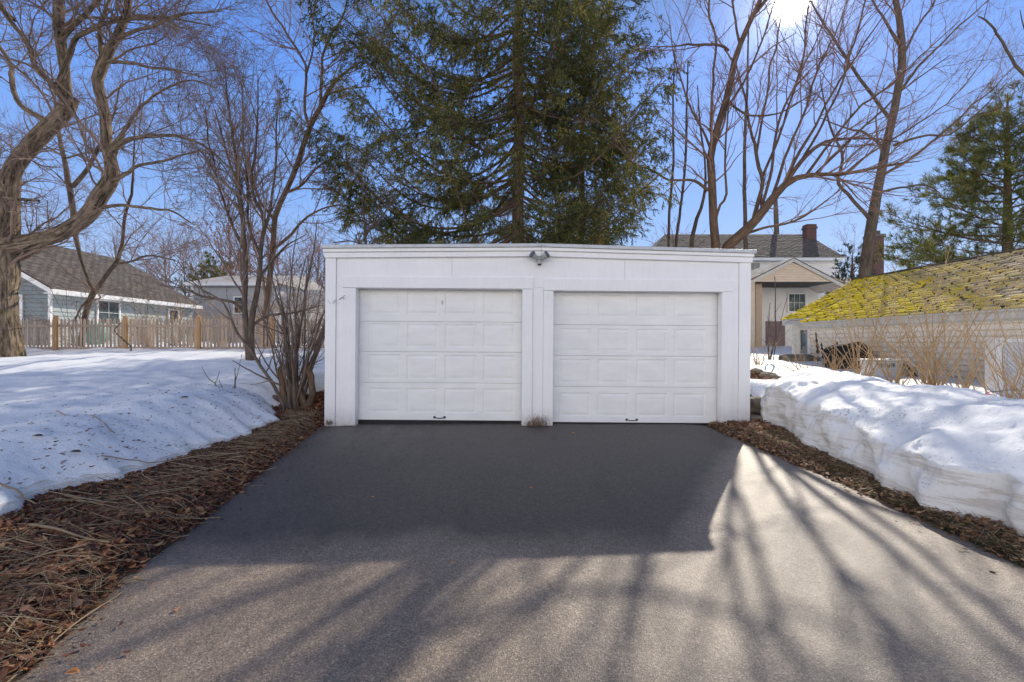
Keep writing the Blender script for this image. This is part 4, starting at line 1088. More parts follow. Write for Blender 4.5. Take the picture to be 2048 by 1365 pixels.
maple = [
 ([(8, 735, 100), (6, 690, 92), (4, 620, 78), (4, 540, 76), (8, 470, 72), (12, 400, 62), (18, 355, 56)], 13.5, 13.5),
 ([(10, 400, 50), (24, 345, 46), (60, 295, 45), (100, 252, 44), (132, 220, 38), (146, 196, 32)], 13.5, 13.2),
 ([(132, 222, 34), (134, 190, 27), (128, 128, 25), (121, 73, 26), (117, 0, 28), (112, -120, 24), (124, -260, 18)], 13.2, 13.0),
 ([(140, 210, 26), (125, 196, 22), (105, 168, 17), (73, 135, 14), (59, 95, 13), (26, 48, 12), (0, 15, 11), (-40, -40, 8)], 13.2, 12.2),
 ([(112, 178, 18), (126, 150, 17), (140, 105, 15), (152, 74, 13), (198, 51, 11), (238, 40, 9), (330, 34, 6), (420, 50, 3)], 13.1, 12.4),
 ([(96, 245, 16), (80, 235, 15), (40, 207, 13), (26, 157, 13), (22, 132, 12), (0, 92, 10), (-40, 40, 7)], 13.3, 14.2),
 ([(20, 490, 62), (62, 482, 46), (121, 466, 42), (172, 430, 42), (201, 388, 40), (222, 350, 36), (216, 300, 28), (214, 238, 26), (205, 176, 26), (209, 139, 28), (227, 103, 25), (242, 55, 20), (255, 0, 18), (262, -120, 14), (280, -240, 9)], 13.5, 13.0),
 ([(206, 125, 14), (200, 66, 11), (212, 25, 9), (222, -40, 7), (228, -160, 4)], 13.1, 14.0),
 ([(212, 122, 11), (230, 124, 10), (260, 126, 8), (293, 134, 7), (340, 140, 6), (400, 152, 3)], 13.1, 12.0),
 ([(238, 75, 12), (270, 62, 9), (304, 51, 8), (366, 29, 6), (440, 22, 3)], 13.0, 12.0),
 ([(216, 304, 13), (232, 284, 12), (250, 258, 10), (275, 220, 8), (319, 183, 6), (380, 160, 4), (430, 175, 2)], 13.1, 12.2),
 ([(216, 312, 15), (234, 294, 13), (255, 280, 11), (311, 271, 9), (385, 278, 7), (440, 319, 5), (490, 360, 2)], 13.1, 11.9),
 ([(160, 444, 14), (190, 424, 10), (227, 410, 9), (293, 414, 7), (348, 425, 5), (390, 450, 2)], 13.4, 12.6),
 ([(220, 362, 13), (238, 354, 12), (256, 345, 10), (278, 330, 8), (330, 320, 6), (400, 300, 3)], 13.2, 12.6),
 ([(12, 396, 11), (40, 398, 10), (78, 401, 7)], 13.4, 13.1),
 ([(10, 520, 40), (-20, 490, 34), (-70, 430, 30), (-130, 330, 24), (-170, 200, 18), (-190, 50, 10)], 13.5, 13.8),
 ([(30, 40, 10), (10, 20, 9), (-10, -30, 8), (0, -120, 4)], 12.6, 12.8),
 ([(120, 84, 16), (140, 58, 15), (190, 10, 11), (240, -60, 8), (330, -110, 4)], 13.0, 12.4)]
bare_tree('maple_tree', 'massive old gnarled tree with forking limbs at the left edge', maple, M['bark_maple'], M['twig_grey'], 11,
          [S(4.8, (1.0, 4.2), (35, 75), 10, jit=.16, up=.03, rf=.35, rmin=.010, k=5, tmin=.25), S(6.0, (.5, 1.8), (25, 60), 7, jit=.16, up=.05, rf=.6, rmin=.0055, k=4), S(11.0, (.2, .75), (20, 55), 4, jit=.16, up=.04, rf=.6, rmin=.0034, k=3)],
          k0=26, ridge=.09, n0=46)

bare_tree('forked_tree', 'slender forked tree leaning just behind the picket fence', [
 ([(160, 702, 16), (166, 660, 15), (172, 625, 14), (182, 595, 15), (192, 578, 14)], 16, 16),
 ([(188, 582, 11), (178, 562, 9), (165, 521, 9), (158, 495, 12), (146, 421, 15), (143, 374, 15), (130, 320, 12), (117, 256, 9), (110, 200, 6), (100, 120, 3)], 16, 16.4),
 ([(192, 580, 12), (214, 548, 11), (236, 519, 11), (244, 480, 9), (250, 430, 8), (258, 390, 7), (264, 330, 5), (270, 250, 3)], 16, 15.6),
 ([(145, 374, 13), (165, 350, 12), (180, 330, 11), (201, 286, 8), (222, 240, 6), (240, 170, 3)], 16.2, 16.5),
 ([(230, 528, 7), (262, 522, 6), (300, 510, 5), (350, 520, 3)], 15.8, 15.2),
 ([(190, 584, 7), (165, 610, 5), (150, 640, 4), (140, 660, 2)], 16, 15.5)], M['bark_grey'], M['twig_grey'], 12, fine, k0=10)

bare_tree('lawn_tree', 'two-stemmed bare tree rising from the snow in front of the fence', [
 ([(504, 728, 27), (500, 700, 21), (494, 668, 15), (489, 620, 13), (490, 553, 13), (488, 500, 12), (490, 440, 11), (480, 400, 9), (474, 340, 8), (466, 280, 6), (455, 200, 4), (450, 130, 2)], 12, 12),
 ([(503, 722, 20), (502, 690, 15), (503, 640, 14), (509, 605, 13), (516, 561, 12), (521, 500, 10), (524, 440, 9), (512, 390, 8), (508, 330, 6), (514, 240, 4), (516, 150, 2)], 12, 11.8),
 ([(489, 625, 9), (470, 606, 8), (440, 600, 7), (400, 590, 6), (360, 575, 4), (320, 570, 2)], 12, 11.5),
 ([(506, 650, 8), (530, 632, 7), (560, 628, 6), (600, 622, 4), (640, 610, 2)], 12, 11.6),
 ([(488, 500, 8), (460, 440, 7), (440, 370, 5), (420, 290, 4), (410, 210, 2)], 12, 12.4),
 ([(488, 440, 8), (478, 380, 7), (452, 300, 5), (430, 220, 3)], 12, 11.4),
 ([(522, 480, 8), (540, 420, 7), (548, 350, 5), (552, 260, 4), (560, 180, 2)], 12, 11.5),
 ([(520, 510, 7), (496, 440, 6), (494, 350, 5), (486, 260, 3), (484, 180, 2)], 12, 12.5),
 ([(517, 556, 7), (545, 520, 6), (575, 490, 4), (610, 470, 2)], 12, 12.5)], M['bark_grey'], M['twig_grey'], 13,
 [S(4.2, (.8, 2.9), (18, 50), 9, jit=.11, up=.16, rf=.55, rmin=.008, k=5), S(5.5, (.4, 1.4), (18, 50), 6, jit=.12, up=.12, rf=.6, rmin=.0048, k=4), S(7.0, (.2, .7), (18, 50), 4, jit=.13, up=.08, rf=.6, rmin=.0032, k=3)], k0=10)

bare_tree('leaning_tree', 'brown trunked bare tree leaning right toward the spruce', [
 ([(531, 712, 15), (531, 660, 14), (531, 632, 14), (537, 579, 14), (545, 500, 13), (549, 432, 13), (571, 385, 12), (593, 330, 12), (615, 264, 11), (641, 212, 11), (659, 176, 9), (690, 145, 6), (730, 118, 3)], 16, 15.6),
 ([(622, 250, 8), (610, 225, 7), (612, 147, 6), (603, 110, 6), (568, 55, 5), (538, 11, 4), (520, -50, 3)], 15.7, 15.4),
 ([(641, 212, 8), (642, 160, 7), (646, 110, 6), (662, 70, 5), (690, 20, 4), (700, -60, 3)], 15.7, 15.9),
 ([(612, 150, 5), (625, 100, 4), (628, 40, 4), (632, -60, 2)], 15.5, 15.2),
 ([(650, 190, 6), (690, 178, 4), (740, 172, 2)], 15.6, 15.0),
 ([(571, 385, 7), (600, 372, 6), (640, 330, 4), (680, 310, 2)], 15.8, 15),
 ([(549, 440, 8), (520, 400, 6), (500, 340, 5), (480, 270, 3)], 16, 16.5),
 ([(545, 500, 8), (580, 470, 7), (620, 430, 5), (680, 410, 3), (740, 420, 2)], 16, 15.2)], M['bark_brown'], M['twig_red'], 14, fine, k0=10)

# stump shrub at the garage corner
def shrub(name, label, base, n, H, spread, seed, mat, spec, group=None, r=.012, cat='shrub', lean=(0, 0), explicit=(), jit=.06):
    rng = np.random.default_rng(seed); t = thing(name, label, cat, group, tuple(base))
    m = n; nn = 12
    az = rng.uniform(0, 2*np.pi, m); tilt = np.radians(rng.uniform(4, spread, m)); L = rng.uniform(.55, 1.05, m) * H
    d = np.stack([np.sin(tilt)*np.cos(az) + lean[0], np.sin(tilt)*np.sin(az) + lean[1], np.cos(tilt)], -1); d /= np.linalg.norm(d, axis=1, keepdims=True)
    P = np.zeros((m, nn, 3)); P[:, 0] = np.asarray(base) + np.stack([rng.normal(0, .07, m), rng.normal(0, .07, m), np.full(m, -.05)], -1)
    st = (L/(nn-1))[:, None]
    for j in range(1, nn):
        d = d + rng.normal(size=(m, 3))*jit; d[:, :2] *= 1.03; d /= np.linalg.norm(d, axis=1, keepdims=True); P[:, j] = P[:, j-1] + d*st
    R = rng.uniform(.4, 1.45, m)[:, None]*r*np.linspace(1, .3, nn)[None]
    tubes('stems', [(P, R, 6)], mat, t)
    sets = []; Pc, Rc = P, R
    for sp in spec:
        sp = dict(sp); kk = sp.pop('k', 3); P2, R2 = spawn(Pc, Rc, rng, **sp); sets.append((P2, R2, kk)); Pc, Rc = P2, R2
    if sets: tubes('twigs', sets, mat, t)
    return t
sb = at(592, 815, 8.3)
t = shrub('corner_shrub', 'tall tangled bare shrub with rotten stumps at the garage corner', sb, 38, 3.0, 19, 21, M['twig_shrub'],
      [S(2.4, (.3, 1.1), (20, 55), 6, jit=.12, up=.1, rf=.55, rmin=.004, k=4), S(3.0, (.12, .45), (20, 60), 4, jit=.14, up=.05, rf=.6, rmin=.0028, k=3)], r=.018)
rngS = np.random.default_rng(77)
lm = [([(568, 818, 10), (560, 795, 9), (545, 766, 8.5), (518, 727, 8), (497, 690, 7.5), (473, 664, 6.5), (457, 627, 5.5), (442, 603, 5), (407, 580, 3.5), (370, 560, 2)], 8.2, 8.6),
      ([(598, 812, 9), (592, 740, 7), (596, 685, 6), (613, 580, 5), (626, 513, 4), (634, 440, 2)], 8.4, 8.4),
      ([(578, 815, 8), (574, 720, 7), (569, 660, 6), (556, 600, 5), (540, 540, 4), (535, 470, 2)], 8.2, 8.3),
      ([(590, 815, 8), (586, 730, 7), (585, 670, 6), (580, 600, 4), (585, 520, 3), (600, 440, 2)], 8.2, 8.0),
      ([(604, 800, 7), (612, 730, 6), (628, 690, 5), (640, 640, 3), (664, 610, 2), (690, 590, 1.2)], 8.4, 7.42),
      ([(560, 770, 5), (520, 750, 4), (490, 735, 3), (465, 720, 2)], 8.2, 8.0)]
Ls = [limb(p, a_, b_, 22, .012, rngS) for p, a_, b_ in lm]; P, R = stack(Ls)
P2, R2 = spawn(P, R, rngS, 2.6, (.3, 1.2), (25, 60), 7, jit=.13, up=.08, rf=.5, rmin=.004); P3, R3 = spawn(P2, R2, rngS, 4, (.12, .45), (20, 60), 4, jit=.14, up=.05, rf=.6, rmin=.0026)
tubes('main_stems', [(P, R, 8, ridge_fn(.08, 2, 3)), (P2, R2, 4), (P3, R3, 3)], M['twig_shrub'], t)
for pl in ([(572, 812, 17), (567, 790, 16), (566, 762, 15), (560, 742, 13), (562, 733, 8)], [(612, 815, 17), (600, 790, 15), (590, 765, 13), (586, 748, 9)], [(618, 810, 15), (624, 785, 14), (622, 755, 15), (617, 738, 13), (619, 730, 6)], [(585, 822, 13), (570, 806, 11), (552, 795, 10), (545, 791, 5)]):
    P, R = limb(pl, 8.3, 8.25, 26, .02, rngS); tubes('stump', [(P[None], R[None], 16, ridge_fn(.28, 1.8, 9))], M['bark_spruce'], t)

for (label, pl) in (('forked bare sapling standing in the snow left of the shrub', [[(445, 800, 3), (432, 770, 2.6), (426, 765, 2.4), (412, 752, 1.8), (404, 733, 1)], [(430, 768, 2), (437, 750, 1.5), (439, 742, 1)], [(448, 798, 2.4), (447, 780, 2), (440, 765, 1.4), (438, 758, .8)]]),
                    ('single upright bare whip poking out of the snow', [[(469, 808, 4), (470, 780, 3.6), (470, 762, 3), (470, 735, 1.6)], [(470, 764, 2), (476, 745, 1.6), (481, 722, 1.2), (484, 708, .8)], [(470, 770, 1.2), (462, 778, 1), (457, 783, .6)]])):
    t = thing('sapling', label, 'sapling', loc=tuple(at(*pl[0][0][:2], 7.9)))
    Ls = [limb(q, 7.9, 7.8, 10, .02, rngS) for q in pl]; P, R = stack(Ls); tubes('stem', [(P, R*1.1, 6)], M['twig_dark'], t)
t = thing('knotty_vine', 'crooked dark knotted vine stem in front of a fence post', 'vine', loc=tuple(at(259, 702, 14.2)))
P, R = limb([(259, 712, 4.5), (262, 695, 4), (252, 684, 4), (240, 672, 3.6), (229, 660, 3.4), (235, 652, 3), (242, 645, 2.5)], 14.2, 14.3, 40, .02, rngS)
R = R*(1 + .45*np.sin(np.linspace(0, 60, 40))); tubes('stem', [(P[None], R[None], 8)], M['twig_dark'], t)

# right hand trees ---------------------------------------------------------------
rt = [S(2.4, (1.2, 4.2), (25, 55), 10, jit=.10, up=.12, rf=.55, rmin=.011, k=5, tmin=.3), S(3.4, (.5, 1.9), (20, 50), 6, jit=.11, up=.10, rf=.6, rmin=.0034, k=4), S(7.0, (.25, .9), (18, 50), 4, jit=.13, up=.07, rf=.6, rmin=.0022, k=3)]
bare_tree('upright_tree', 'upright bare tree rising behind the right end of the garage roof', [
 ([(1436, 640, 26), (1434, 540, 23), (1431, 497, 20), (1423, 374, 18), (1423, 306, 17), (1438, 243, 16), (1457, 179, 15), (1468, 123, 14), (1494, 56, 12), (1520, 0, 11), (1545, -80, 9), (1580, -180, 6)], 15, 15),
 ([(1416, 380, 8), (1395, 364, 7), (1375, 359, 6), (1337, 359, 5), (1300, 338, 4), (1260, 330, 2)], 15, 14.2),
 ([(1432, 435, 7), (1440, 410, 6), (1453, 389, 6), (1450, 330, 5), (1449, 299, 5), (1456, 230, 4), (1462, 160, 2)], 15, 14.5),
 ([(1424, 300, 7), (1423, 187, 6), (1431, 93, 5), (1420, 20, 5), (1426, -60, 3)], 15, 15.6),
 ([(1457, 100, 6), (1440, 90, 6), (1390, 88, 5), (1340, 92, 3), (1300, 93, 2)], 15, 14.2),
 ([(1440, 240, 7), (1470, 190, 6), (1500, 140, 5), (1530, 60, 4), (1550, 0, 3)], 15, 14),
 ([(1426, 310, 6), (1400, 250, 5), (1370, 190, 4), (1350, 120, 3), (1340, 50, 2)], 15, 15.4),
 ([(1480, 90, 6), (1470, 40, 5), (1465, -30, 4), (1470, -120, 2)], 15, 15.3),
 ([(1500, 40, 7), (1545, -20, 6), (1600, -110, 4), (1640, -210, 2)], 15, 14.6), ([(1450, 200, 6), (1500, 230, 5), (1560, 225, 4), (1620, 190, 2)], 15, 14.2), ([(1528, -20, 7), (1510, -100, 5), (1500, -200, 3)], 15, 15.4)], M['bark_brown'], M['twig_red'], 31, rt, k0=12)
bare_tree('leaning_limb_tree', 'bare tree whose thick limb sweeps up to the right above the garage roof', [
 ([(1446, 640, 30), (1444, 540, 27), (1454, 497, 25), (1480, 470, 24), (1509, 441, 22), (1562, 377, 18), (1590, 358, 15), (1610, 351, 13), (1650, 347, 10), (1692, 346, 9), (1767, 333, 7), (1808, 325, 5), (1840, 322, 2)], 15.4, 13.6),
 ([(1507, 440, 12), (1516, 400, 10), (1524, 355, 9), (1513, 306, 8), (1500, 260, 6), (1490, 200, 5), (1470, 120, 3)], 15.2, 15.6),
 ([(1575, 360, 12), (1600, 325, 11), (1636, 291, 9), (1674, 277, 7), (1748, 277, 5), (1800, 284, 3)], 14.8, 14.2),
 ([(1612, 350, 8), (1650, 300, 7), (1710, 225, 6), (1786, 165, 5), (1860, 95, 3), (1920, 40, 2)], 14.6, 14.0),
 ([(1565, 375, 9), (1600, 300, 8), (1640, 230, 6), (1680, 160, 5), (1740, 70, 4), (1790, 0, 2)], 14.8, 14.6),
 ([(1540, 405, 9), (1570, 320, 7), (1600, 240, 6), (1640, 130, 5), (1680, 40, 3), (1700, -30, 2)], 15, 15.4),
 ([(1520, 425, 8), (1545, 330, 7), (1560, 230, 6), (1600, 150, 4), (1640, 60, 3), (1660, -20, 2)], 15.2, 14.8),
 ([(1630, 348, 7), (1690, 290, 6), (1760, 220, 5), (1830, 160, 4), (1900, 110, 2)], 14.4, 14.8),
 ([(1690, 346, 6), (1750, 300, 5), (1830, 250, 4), (1900, 200, 3), (1960, 130, 2)], 14, 13.4),
 ([(1480, 470, 8), (1530, 455, 6), (1590, 440, 5), (1640, 410, 4), (1680, 380, 2)], 15.3, 14.6),
 ([(1600, 325, 7), (1650, 240, 6), (1700, 120, 5), (1730, 10, 4), (1750, -110, 2)], 14.8, 15.2), ([(1524, 355, 7), (1560, 270, 6), (1590, 170, 5), (1612, 60, 4), (1625, -60, 2)], 15.4, 15.8), ([(1513, 306, 6), (1530, 200, 5), (1550, 90, 4), (1575, -40, 2)], 15.4, 15)], M['bark_brown'], M['twig_red'], 32, rt, k0=12)
bare_tree('tall_tree', 'tall thick bare tree standing behind the mossy shed roof', [
 ([(1726, 680, 36), (1730, 560, 30), (1733, 510, 27), (1745, 441, 25), (1763, 355, 22), (1782, 262, 20), (1793, 206, 19), (1803, 131, 19), (1801, 56, 16), (1790, 0, 14), (1782, -100, 11), (1790, -220, 7)], 20, 20),
 ([(1741, 440, 11), (1725, 420, 9), (1696, 392, 8), (1677, 366, 8), (1685, 318, 7), (1666, 269, 5), (1650, 217, 4), (1640, 150, 2)], 20, 19),
 ([(1783, 240, 10), (1765, 218, 8), (1748, 194, 8), (1711, 142, 7), (1674, 90, 6), (1648, 49, 5), (1620, 0, 3)], 20, 19),
 ([(1788, 290, 8), (1850, 270, 6), (1900, 268, 5), (1960, 220, 4), (2010, 170, 2)], 20, 19),
 ([(1765, 350, 8), (1830, 310, 7), (1900, 250, 6), (1970, 190, 4), (2030, 130, 2)], 20, 19.4),
 ([(1795, 190, 8), (1840, 130, 7), (1890, 80, 5), (1940, 30, 4), (1990, -10, 2)], 20, 20.5),
 ([(1803, 120, 8), (1830, 60, 6), (1870, 0, 5), (1900, -60, 3)], 20, 19.5),
 ([(1756, 385, 7), (1800, 375, 6), (1850, 370, 5), (1880, 385, 2)], 20, 19.4),
 ([(1798, 90, 7), (1770, 40, 6), (1740, -10, 4), (1720, -80, 2)], 20, 20.6),
 ([(1775, 300, 7), (1730, 265, 6), (1690, 255, 4), (1640, 235, 2)], 20, 20.8)], M['bark_grey'], M['twig_red'], 33,
 [S(2.3, (1.2, 4.6), (25, 60), 10, jit=.10, up=.07, rf=.42, rmin=.009, k=5, tmin=.38), S(3.4, (.6, 2.2), (20, 50), 6, jit=.11, up=.08, rf=.6, rmin=.0048, k=4), S(6.5, (.3, 1.0), (18, 50), 4, jit=.13, up=.06, rf=.6, rmin=.003, k=3)], k0=12)
thin = [S(1.6, (.6, 2.2), (20, 50), 7, jit=.10, up=.12, rf=.5, rmin=.008, k=4), S(2.8, (.3, 1.0), (20, 50), 5, jit=.12, up=.1, rf=.6, rmin=.006, k=3)]
for i, (lab, pts, Y) in enumerate([
  ('thin pale sapling just right of the spruce behind the garage roof', [(1336, 640, 7), (1337, 493, 6), (1342, 380, 6), (1345, 299, 5), (1346, 200, 4), (1350, 90, 2)], 17),
  ('slim straight bare tree left of the upright trunk', [(1350, 640, 8), (1351, 490, 7), (1360, 430, 6), (1367, 374, 6), (1372, 250, 5), (1376, 120, 3)], 18),
  ('crooked slim bare tree beside the upright trunk', [(1380, 640, 11), (1382, 490, 10), (1390, 448, 9), (1408, 404, 7), (1412, 340, 5), (1400, 250, 4), (1395, 170, 2)], 18),
  ('dark straight bare tree behind the leaning limb', [(1492, 640, 11), (1491, 497, 10), (1489, 411, 9), (1491, 262, 7), (1494, 149, 5), (1498, 30, 3)], 22),
  ('bare tree with a broken off top above the white house roof', [(1554, 600, 12), (1554, 467, 12), (1552, 430, 11), (1551, 396, 9)], 46)]):
    bare_tree('thin_tree', lab, [(pts, Y, Y+.3)], M['bark_grey'], M['twig_red'], 40+i, thin if i < 4 else [S(.5, (1, 4), (20, 50), 7, jit=.1, up=.12, rf=.4, rmin=.015, k=4), S(1.2, (.5, 2), (20, 50), 5, jit=.1, rf=.6, rmin=.012, k=3)], k0=9, group=None)
bare_tree('small_forked_tree', 'small Y-shaped bare tree in front of the spruce behind the garage', [
 ([(733, 640, 8), (732, 500, 7), (730, 470, 6)], 14.2, 14.2), ([(730, 472, 5), (727, 430, 4), (725, 380, 3.5), (724, 340, 2)], 14.2, 14.2), ([(730, 474, 5), (745, 450, 5), (765, 430, 4), (785, 400, 3), (795, 370, 2)], 14.2, 14.0),
 ([(731, 495, 4), (755, 480, 3), (785, 474, 2)], 14.2, 13.8), ([(731, 490, 4), (700, 482, 3), (665, 485, 2)], 14.2, 13.8)], M['bark_grey'], M['twig_grey'], 47, thin, k0=8)
bare_tree('overhanging_tree', 'zigzag bare branches hanging in from the upper right edge', [
 ([(2350, 900, 50), (2330, 600, 44), (2290, 350, 36), (2230, 200, 26), (2150, 180, 16), (2070, 165, 11), (2030, 130, 9)], 11, 11.5),
 ([(2032, 132, 9), (2024, 118, 8), (2003, 82, 7), (1984, 52, 6), (1968, 38, 5), (1956, 32, 3)], 11.5, 11.5),
 ([(2290, 350, 26), (2270, 150, 20), (2260, -50, 14), (2240, -250, 7)], 11, 11.4),
 ([(2110, 172, 8), (2075, 120, 6), (2050, 60, 4), (2040, 20, 2)], 11.4, 11.5)], M['bark_grey'], M['twig_dark'], 48,
 [S(1.3, (.5, 1.6), (25, 60), 7, jit=.13, up=.03, rf=.45, rmin=.008, k=4), S(2.4, (.2, .7), (20, 55), 4, jit=.13, rf=.6, rmin=.005, k=3)], k0=10)
shrub('garage_side_sapling', 'spindly bare sapling between the right garage wall and the cream building', at(1541, 716, 14), 3, 2.6, 10, 91, M['twig_dark'], [S(2.2, (.3, .9), (30, 65), 6, jit=.1, up=.1, rf=.5, rmin=.004, k=4), S(3, (.15, .4), (25, 60), 4, jit=.1, rf=.6, rmin=.003)], r=.022, cat='sapling')
shrub('brush_clump', 'small clump of fine bare brush on the leafy mound', at(1515, 725, 10.3), 20, 1.0, 40, 92, M['twig_tan'], [S(3, (.1, .4), (25, 60), 4, jit=.14, rf=.6, rmin=.003)], r=.006, cat='brush')

# ------------------------------------------------------------------ conifers
def spruce(name, label, bx_, by, H, z0, Lmax, seed, trunk_r, dens=1., skip=.3, tmat='needle_spruce', lean=0., power=.58, sh=17.0, arms=()):
    rng = np.random.default_rng(seed); zb0 = .8
    t = thing(name, label, 'spruce', None, (bx_, by, zb0))
    n = 40; zz = np.linspace(zb0-.2, H, n); P = np.stack([bx_ + lean*(zz-zb0) + .06*fbm(zz*.3, zz*0, seed=seed), by + .06*fbm(zz*.3, zz*0+9, seed=seed), zz], -1)[None]
    R = (trunk_r*(1-(zz-zb0)/(H-zb0+.5))**.8)[None]; tubes('trunk', [(P, R, 14, ridge_fn(.08, 3, seed))], M['bark_spruce'], t)
    br = []
    for (za, La, az0, ris) in arms:
        for q in range(2):
            az = az0 + rng.uniform(-.22, .22); L = La*rng.uniform(.88, 1.06); m = 16; tt_ = np.linspace(0, 1, m); rad = L*(tt_ - .06*tt_**3); dip = rng.uniform(.12, .18)
            hz = za + rng.uniform(-.25, .25) + L*(-dip*np.sin(np.minimum(tt_*1.25, 1)*np.pi) + ris*rng.uniform(.8, 1.2)*tt_**2.4); sw = rng.uniform(-.12, .12)
            br.append((np.stack([bx_ + np.cos(az + sw*tt_)*rad, by + np.sin(az + sw*tt_)*rad, hz], -1), np.linspace(.014 + .006*L, .006, m)))
    z = z0
    while z < H - .4:
        kk = rng.integers(3, 6)
        a0 = rng.uniform(0, 6.28)
        for q in range(kk):
            az = a0 + q/kk*6.283 + rng.uniform(-.4, .4)
            toward = -math.sin(az)      # 1 = straight at the camera
            if z < 9 and toward > .8 and rng.random() < skip: continue
            f = max(0, (z-z0)/(H-z0)); L = Lmax*(1-f)**power*rng.uniform(.55, 1.16)*(.80 + .2*math.cos(az)**2 if math.cos(az) < 0 else .70)
            if L < .3: L = .3
            m = 16; tt_ = np.linspace(0, 1, m); rad = L*(tt_ - .06*tt_**3)
            dip = rng.uniform(.10, .18); rise = rng.uniform(.20, .36) if z < 14 else rng.uniform(.12, .28)
            hz = z + rng.uniform(-.2, .2) + L*(-dip*np.sin(np.minimum(tt_*1.25, 1)*np.pi)*(1 if z < 14 else .6) + rise*tt_**2.4)
            sw = rng.uniform(-.12, .12)
            br.append((np.stack([bx_ + lean*(z-zb0) + np.cos(az + sw*tt_)*rad, by + np.sin(az + sw*tt_)*rad, hz], -1), np.linspace(.014 + .006*L, .006, m)))
        z += (rng.uniform(.30, .66) if z > 9 else rng.uniform(.36, .72)) / dens**.4
    P1, R1 = stack(br); tubes('branches', [(P1, R1, 6)], M['bark_spruce'], t)
    P2, R2 = spawn(P1, R1, rng, 7.0*dens, (.45, 1.5), (35, 75), 6, jit=.10, up=-.03, rf=.5, rmin=.005, tmin=.16, grav=.07, flat=.65, shrink=.35)
    P3, R3 = spawn(P2, R2, rng, 5.0, (.2, .65), (30, 75), 4, jit=.14, up=-.30, rf=.6, rmin=.0035, tmin=.1, grav=.14, flat=.2)
    hi = P.copy()[:, int(n*.30):]; P5, R5 = spawn(hi, np.full(hi.shape[:2], .02), rng, 22*dens, (.3, 1.0), (50, 95), 4, jit=.12, up=-.25, rf=.3, rmin=.004, tmin=0, grav=.12, shrink=.3)
    tubes('twigs', [(P2, R2, 3), (P3, R3, 3), (P5, R5, 3)], M['bark_spruce'], t)
    sh_sets = []
    for PP, de, ln in ((P1, 22, (.08, .21)), (P2, sh*1.35, (.07, .19)), (P3, sh*1.8, (.06, .16)), (P5, sh*1.3, (.07, .19))):
        Pq, Rq = spawn(PP, np.full(PP.shape[:2], .02), rng, de, ln, (20, 65), 2, jit=.05, up=-.22, rf=1, rmin=.02, tmin=.12, shrink=.1)
        Rq = rng.uniform(.0085, .0145, len(Pq))[:, None] * np.array([[1., .35]]); sh_sets.append((Pq, Rq, 3))
    tubes('foliage', sh_sets, M[tmat], t, smooth=False)
    return t
spruce('spruce_tree', 'huge dark spruce towering behind the middle of the garage', .24, 16.4, 27, 3.4, 8.0, 101, .25, 1.15, arms=[(4.4, 6.6, 3.2, .2), (5.3, 7.9, 3.1, .30), (6.4, 8.1, 3.2, .26), (7.4, 7.6, 3.05, .28), (8.6, 7.2, 3.2, .28), (9.8, 6.7, 3.1, .30), (11.2, 6.2, 3.2, .30), (12.6, 6.0, 3.1, .3), (5.0, 5.2, .1, .25), (6.6, 5.8, -.1, .42), (8.2, 6.0, .1, .48), (9.8, 5.6, 0, .4), (11.6, 5.2, .1, .3)])
spruce('spruce_tree', 'smaller second spruce with a thin trunk to the right of the huge one', at(1157, 0, 18.8)[0], 18.8, 22, 3.2, 3.7, 102, .15, 1.1, lean=.02)

def pine(name, label, bx_, by, H, z0, Lmax, seed, tr, tmat='needle_pine', dens=1., zb0=.8, shape=None, group=None, cat='pine tree', nr=.02):
    rng = np.random.default_rng(seed); t = thing(name, label, cat, group, (bx_, by, zb0))
    n = 24; zz = np.linspace(zb0-.2, H, n); P = np.stack([bx_ + 0*zz, by + 0*zz, zz], -1)[None]; R = (tr*(1-(zz-zb0)/(H-zb0+.4))**.7)[None]
    tubes('trunk', [(P, R, 10)], M['bark_spruce'], t)
    br = []; z = z0
    while z < H:
        kk = rng.integers(3, 6); a0 = rng.uniform(0, 6.28)
        for q in range(kk):
            az = a0 + q/kk*6.283 + rng.uniform(-.4, .4); f = (z-z0)/(H-z0); L = max(.4, Lmax*(1-f**1.6)*rng.uniform(.6, 1.05)); m = 10; tt_ = np.linspace(0, 1, m)
            br.append((np.stack([bx_ + np.cos(az)*L*tt_, by + np.sin(az)*L*tt_, z + L*(.05*tt_ + .22*tt_**2 + .25*f*tt_)], -1), np.linspace(.02+.008*L, .006, m)))
        z += rng.uniform(.28, .52)
    P1, R1 = stack(br); tubes('branches', [(P1, R1, 5)], M['bark_spruce'], t)
    P2, R2 = spawn(P1, R1, rng, 7.0*dens, (.4, 1.6), (30, 65), 6, jit=.12, up=.05, rf=.5, rmin=.008, tmin=.25, flat=.6)
    tubes('twigs', [(P2, R2, 3)], M['bark_spruce'], t)
    P3, R3 = spawn(P2, R2, rng, 10*dens, (.15, .42), (15, 60), 3, jit=.1, up=.25, rf=1, rmin=.004, tmin=.35, shrink=.2)
    P4, R4 = spawn(P3, R3, rng, 0, (.11, .22), (15, 80), 2, jit=.05, up=.12, rf=1, rmin=.003, tmin=.2, shrink=0, cnt=9)
    def fol(P, a_): 
        m, n_, _ = P.shape; return (rng.uniform(.7, 1.2, m)*a_)[:, None]*np.interp(np.linspace(0, 1, n_), [0, .6, 1], [.5, 1, .3])[None]
    tubes('foliage', [(P3, fol(P3, nr*1.2), 3), (P4, fol(P4, nr), 3)], M[tmat], t, smooth=False)
    return t
pine('pine_tree', 'broad light green pine behind the mossy shed at the right edge', at(2015, 0, 22)[0], 22, 13.4, 2.0, 6.6, 111, .28, dens=1.25, nr=.0135)
pine('small_pine', 'small dark green pine far between the white house and the tall trunk', at(1705, 0, 34)[0], 34, 8.0, 2.0, 2.4, 112, .2, 'needle_far', .8, cat='pine tree', nr=.035)
